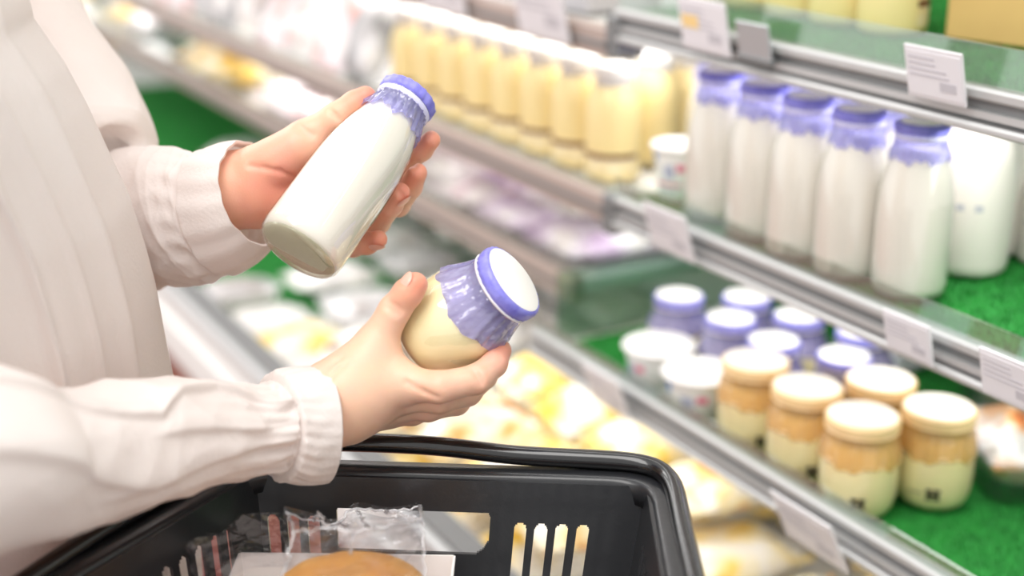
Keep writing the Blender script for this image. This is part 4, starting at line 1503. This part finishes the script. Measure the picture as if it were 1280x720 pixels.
def nail(c, toward, along, w_=.0052, l_=.0066, name='fingernail'):
    """thin curved plate lying on the finger end: c its centre, toward = outward, along = to the tip"""
    n_ = np.asarray(toward, float); n_ /= np.linalg.norm(n_)
    t = np.asarray(along, float); t -= n_*(t@n_); t /= np.linalg.norm(t)
    s_ = np.cross(n_, t)
    V, Fc = [], []
    K = 9
    for i in range(K):
        for j in range(K):
            a, b = i/(K-1)*2-1, j/(K-1)*2-1
            aa, bb = a*math.sqrt(1-b*b/2), b*math.sqrt(1-a*a/2)
            V.append(c+s_*aa*w_+t*bb*l_+n_*(.0006-.0021*aa*aa-.0012*bb*bb)-po)
    for i in range(K-1):
        for j in range(K-1):
            Fc.append((i*K+j, (i+1)*K+j, (i+1)*K+j+1, i*K+j+1))
    return meshobj(name, V, Fc, NAIL, body)


def put_nail(H, fi, outward, back=.2):
    c = chain(H['fingers'][fi])
    (a, ra), (b, rb_) = c[-2], c[-1]
    al = (b-a)/np.linalg.norm(b-a)
    o_ = np.asarray(outward, float); o_ = o_-al*(o_@al); o_ /= np.linalg.norm(o_)
    p = b-al*rb_*back
    fn = SDF['r' if H is RIGHT else 'l']
    q = p.copy()
    for _ in range(30):           # walk out to the skin surface
        dd = fn(q[None])[0]
        q = q-o_*dd
        if abs(dd) < 1e-5:
            break
    return nail(q+o_*.0002, o_, al)


put_nail(RIGHT, 4, -F*.55+U*.8-R*.1)
put_nail(LEFT, 2, R*.7-U*.45-F*.5)
put_nail(LEFT, 3, R*.3-U*.6-F*.55)

# --- shirt: torso, sleeves, cuffs
rs = np.random.default_rng(21)
def folds(s, th, seed, ks, kt, amp, n=7):
    rg = np.random.default_rng(seed)
    out_ = 0
    for i in range(n):
        a = rg.uniform(*ks)*rg.choice([-1, 1]); b = rg.integers(kt[0], kt[1]+1); ph = rg.uniform(0, 6.28)
        q = np.sin(a*s+b*th+ph+.8*np.sin(.6*a*s-b*th*0+ph*2))
        out_ = out_+(1-np.abs(q))**1.6*rg.uniform(.5, 1)
    return amp*(out_/n*2-1)


def torso():
    SIL = [(35, 0), (75, 60), (100, 110), (130, 180), (155, 240), (175, 310), (187, 360), (203, 455), (222, 560), (238, 660), (250, 740)]
    zc_ = []
    for u, v in SIL:
        r = ray(u, v); z = CAM_H+r[2]*.915
        nv = np.array([r[1], -r[0]]); nv /= np.linalg.norm(nv)
        a, b = .125, .185
        sup = math.sqrt((a*nv[0])**2+(b*nv[1])**2)
        xc = (-sup-nv[1]*.95)/nv[0]
        zc_.append((z, xc))
    zc_ = sorted(zc_)
    zs = np.linspace(.80, 1.40, 150)
    xc = np.interp(zs, [q[0] for q in zc_], [q[1] for q in zc_])
    n_ = 320
    th = np.linspace(0, 2*np.pi, n_, endpoint=False)
    T, Z = np.meshgrid(th, zs)
    a = np.full_like(Z, .125); b = np.full_like(Z, .185)
    top_ = np.clip((Z-1.33)/.07, 0, 1)
    a = a*(1-.45*top_**2); b = b*(1-.25*top_**2)
    flare = np.clip((1.1-Z)/.3, 0, 1)
    q = T+.55*(Z-1.1)
    w_ = .0040*np.sin(5*q+1.3+2*Z)+.0018*np.sin(11*q+.6)*flare+.0014*np.sin(8*q+2.2+6*Z)
    w_ += .0010*np.sin(6*q+9*Z+1)+.0006*np.sin(17*q+3*np.sin(7*Z))
    for (t0, sl, wd, am) in ((-1.30, .35, .028, .006), (-.85, .25, .045, .004), (-1.05, .1, .03, .003), (-1.72, .75, .035, .007), (-1.86, .8, .03, -.005), (-2.1, .5, .05, .006)):
        dth = T-(2*np.pi+t0)-sl*(Z-1.15)
        w_ += am*np.exp(-(dth/wd)**2)*np.where(dth > 0, np.exp(-dth/wd*.6), 1)
    w_ *= (1-.8*top_)
    a = np.where(np.cos(T) < 0, np.maximum(a, xc[:, None]+.10), a)
    X = xc[:, None]+(a+w_)*np.cos(T); Y = .95+(b+w_)*np.sin(T)
    G = np.stack([X, Y, Z], -1)
    inn = G[0].copy(); inn[:, :2] = (inn[:, :2]-[xc[0], .95])*.985+[xc[0], .95]
    G = np.concatenate([inn[None], G], 0)
    c = np.array([xc[-1], .95])
    for k, zz in ((.75, 1.405), (.52, 1.40), (.50, 1.43)):     # shoulders and collar
        rg = G[-1] if k == .75 else ring0
        if k == .75:
            ring0 = G[-1].copy()
        r2 = ring0.copy(); r2[:, :2] = (ring0[:, :2]-c)*k+c+(np.array([0, 0]) if k > .6 else np.array([0, 0])); r2[:, 2] = zz
        G = np.concatenate([G, r2[None]], 0)
    return loft(G)


V, Fc = torso()
def yoke(X):
    d = rcone(X, SH_R+np.array([0, -.012, -.012]), SH_L+np.array([0, .012, -.012]), .063, .063)
    d = smin(d, rcone(X, SH_R+np.array([0, -.012, -.012]), SH_R*.8+EL_R*.2, .064, .068), .03)
    d = smin(d, rcone(X, SH_L+np.array([0, .012, -.012]), SH_L*.8+EL_L*.2, .064, .062), .03)
    return np.maximum(smin(d, ellip(X, (.035, .95, 1.33), (.115, .17, .09)), .04), -rcone(X, (.035, .95, 1.38), (.05, .95, 1.55), .068, .072))
yv, yf = nets(yoke, (-.14, .58, 1.18), (.22, 1.30, 1.46), .007)
yv = relax(yv, yf, 2)
Fc = [tuple(f) for f in Fc]+[tuple(int(i)+len(V) for i in f) for f in yf]
V = np.concatenate([V, yv])
shirt = meshobj('shirt', V-po, Fc, LINEN, person)


def sleeve(rings, name, m=150, n=220, disp=None, depth_k=1.0, cap1=False, lip=False, split=0):
    """rings: (u_top, v_top, u_bottom, v_bottom, depth, depth radius in mm)"""
    A = np.array([P(u0, v0, d) for u0, v0, u1, v1, d, r in rings]); B = np.array([P(u1, v1, d) for u0, v0, u1, v1, d, r in rings])
    rad = np.array([r/1000 for *_, r in rings])
    A, B = catmull(A, m), catmull(B, m)
    rad = catmull(rad[:, None], m)[:, 0]
    C = (A+B)/2
    T = np.gradient(C, axis=0); T /= np.linalg.norm(T, axis=1)[:, None]
    E1 = (A-B)/2
    E2 = np.cross(E1, T); E2 /= np.linalg.norm(E2, axis=1)[:, None]
    sg = np.sign((E2@F)); E2 *= sg[:, None]
    r1 = np.linalg.norm(E1, axis=1)
    e1 = E1/r1[:, None]
    th = np.linspace(0, 2*np.pi, n, endpoint=False)
    S = np.linspace(0, 1, m)
    SS, TT = np.meshgrid(S, th, indexing='ij')
    w_ = disp(SS, TT) if disp else 0
    G = C[:, None]+((r1[:, None]+w_)*np.cos(TT))[..., None]*e1[:, None]+((rad[:, None]+w_)*np.sin(TT))[..., None]*E2[:, None]
    if lip:
        e = G[-1]; c = C[-1]
        G = np.concatenate([G, (c+(e-c)*.985-T[-1]*.0008)[None], (c+(e-c)*.955-T[-1]*.001)[None], (C[-1-m//9]+(G[-1-m//9]-C[-1-m//9])*.94)[None]], 0)
    if split:
        ic = int(round(split*(m-1)))
        V, Fc = loft(G[:ic+1]); meshobj('sleeve', V-po, Fc, LINEN, shirt)
        V, Fc = loft(G[ic:]); return meshobj('cuff', V-po, Fc, LINEN, shirt)
    V, Fc = loft(G, True, False, cap1)
    return meshobj(name, V-po, Fc, LINEN, shirt)


# th: 0 = top edge, -pi/2 = towards the camera, pi = bottom edge
def near_disp(s, t):
    env = np.clip(s/.1, 0, 1)
    g = np.exp(-((1-s)/.22)**2)                         # gathers running into the cuff
    w_ = folds(s, t, 3, (6, 16), (1, 3), .0035)*env
    g = g*(1-np.exp(-((1-s)/.05)**2))
    w_ = w_*(1-.8*np.exp(-((1-s)/.05)**2))
    w_ += g*(.0018*np.sin(13*t+4*np.sin(9*s)+2*np.sin(2*t))+.0012*np.sin(23*t+6*s))
    tt = (t+np.pi) % (2*np.pi)-np.pi
    for (pts, wd, am) in (([(.0, -.55), (.28, -.62), (.42, -.85), (.52, -1.05), (.60, -.75), (.70, -.60), (.85, -.85), (1, -1.05)], .07, .0042),
                          ([(.35, -2.0), (.6, -1.95), (.8, -1.75), (1, -1.7)], .10, .0035), ([(.5, -1.3), (.75, -1.45), (1, -1.35)], .09, .003),
                          ([(.05, -1.1), (.3, -1.6), (.5, -2.0)], .12, .004), ([(.2, -2.5), (.55, -2.3), (.9, -2.15)], .10, .0035)):
        x = np.interp(s, [p[0] for p in pts], [p[1] for p in pts])
        live = (s >= pts[0][0]-.03)*np.clip((s-pts[0][0]+.03)/.1, 0, 1)*np.clip((pts[-1][0]+.05-s)/.1, 0, 1)
        d_ = (tt-x)/wd
        w_ += live*am*np.where(d_ > 0, np.exp(-d_*d_*.12), np.exp(-d_*d_*1.8))-live*am*.5
    return w_
def cuff_disp(s, t):
    return .0007*np.sin(13*t+2*np.sin(4*s))*(1-s)+.0004*np.sin(31*t+3*s)*(1-.8*s)+.0006*np.sin(3*t+5*s)-.0008*np.exp(-(s/.07)**2)


def joined(sd, cdisp, sc):
    def f(s, t):
        a = sd(np.clip(s/sc, 0, 1), t)
        q = np.clip((s-sc)/(1-sc), 0, 1)
        c = cdisp(q, t)+.0012*np.clip(q/.06, 0, 1)
        return np.where(s < sc, a, c)-.0016*np.exp(-((s-sc)/.008)**2)
    return f
NR_ = [(-260, 420, -275, 820, .66, 74), (-120, 425, -135, 760, .685, 70), (-20, 436, -22, 712, .712, 63), (42, 460, 37, 696, .735, 58), (95, 464, 93, 682, .755, 54), (145, 455, 150, 666, .775, 50), (190, 449, 198, 649, .792, 47), (242, 453, 250, 632, .812, 43), (288, 461, 296, 620, .830, 40), (322, 466, 330, 609, .841, 37), (342, 467, 348, 602, .8475, 34.5),
       (368, 462, 374, 604, .855, 35), (400, 457, 405, 601, .8625, 34.5)]
sleeve(NR_, 'sleeve', 240, disp=joined(near_disp, cuff_disp, 10/12), lip=True, split=10/12)
# upper arm of the near side, coming down from the shoulder behind the frame edge
def ua_disp(s, t): return folds(s, t, 9, (5, 12), (1, 3), .005)
def sleeve3(pts, name, m=90, n=120, disp=None):
    """pts: (xyz, radius)"""
    C = catmull([p for p, r in pts], m); rr = catmull([[r] for p, r in pts], m)[:, 0]
    T = np.gradient(C, axis=0); T /= np.linalg.norm(T, axis=1)[:, None]
    e2 = np.cross(T, R); e2 /= np.linalg.norm(e2, axis=1)[:, None]
    e1 = np.cross(e2, T)
    th = np.linspace(0, 2*np.pi, n, endpoint=False)
    SS, TT = np.meshgrid(np.linspace(0, 1, m), th, indexing='ij')
    r_ = rr[:, None]+(disp(SS, TT) if disp else 0)
    G = C[:, None]+(r_*np.cos(TT))[..., None]*e1[:, None]+(r_*np.sin(TT))[..., None]*e2[:, None]
    V, Fc = loft(G, True, True, True)
    return meshobj(name, V-po, Fc, LINEN, shirt)
sleeve3([(SH_R+np.array([0, .03, .01]), .055), (SH_R*.75+EL_R*.25, .066), (SH_R*.4+EL_R*.6, .068), (EL_R, .066), (EL_R-np.array([.02, .01, .04]), .045)], 'sleeve', disp=ua_disp)

def far_cuff(s, t): return .0005*np.sin(7*t+3*s)+.0004*np.sin(15*t+4*s+2*np.sin(t))-.0008*np.exp(-(s/.07)**2)
def far_disp(s, t):
    g = np.exp(-((1-s)/.3)**2)
    return folds(s, t, 14, (5, 12), (1, 3), .004)+g*(1-np.exp(-((1-s)/.05)**2))*(.0013*np.sin(9*t+5*s+2*np.sin(2*t))+.0008*np.sin(17*t+3*np.sin(6*s)))
sleeve([(95, 205, 140, 385, 1.05, 44), (140, 188, 175, 372, 1.025, 44), (175, 178, 208, 362, 1.0, 43), (208, 179, 238, 362, .982, 42), (236, 185, 264, 356, .970, 39), (254, 187, 284, 345, .962, 36),
        (280, 181, 312, 328, .950, 35.5), (304, 178, 334, 304, .941, 33)], 'sleeve', 200, disp=joined(far_disp, far_cuff, 5/7), lip=True, split=5/7)
def fu_disp(s, t): return folds(s, t, 17, (4, 9), (1, 3), .005)
sleeve([(60, -90, -120, -20, 1.06, 60), (108, 2, -60, 70, 1.055, 58), (132, 42, -40, 120, 1.05, 56), (165, 95, -5, 175, 1.04, 54), (184, 125, 30, 205, 1.035, 52), (192, 148, 70, 225, 1.03, 48), (186, 168, 105, 232, 1.025, 38), (160, 186, 120, 226, 1.02, 22), (140, 195, 125, 215, 1.02, 8)], 'sleeve', disp=fu_disp, cap1=True)
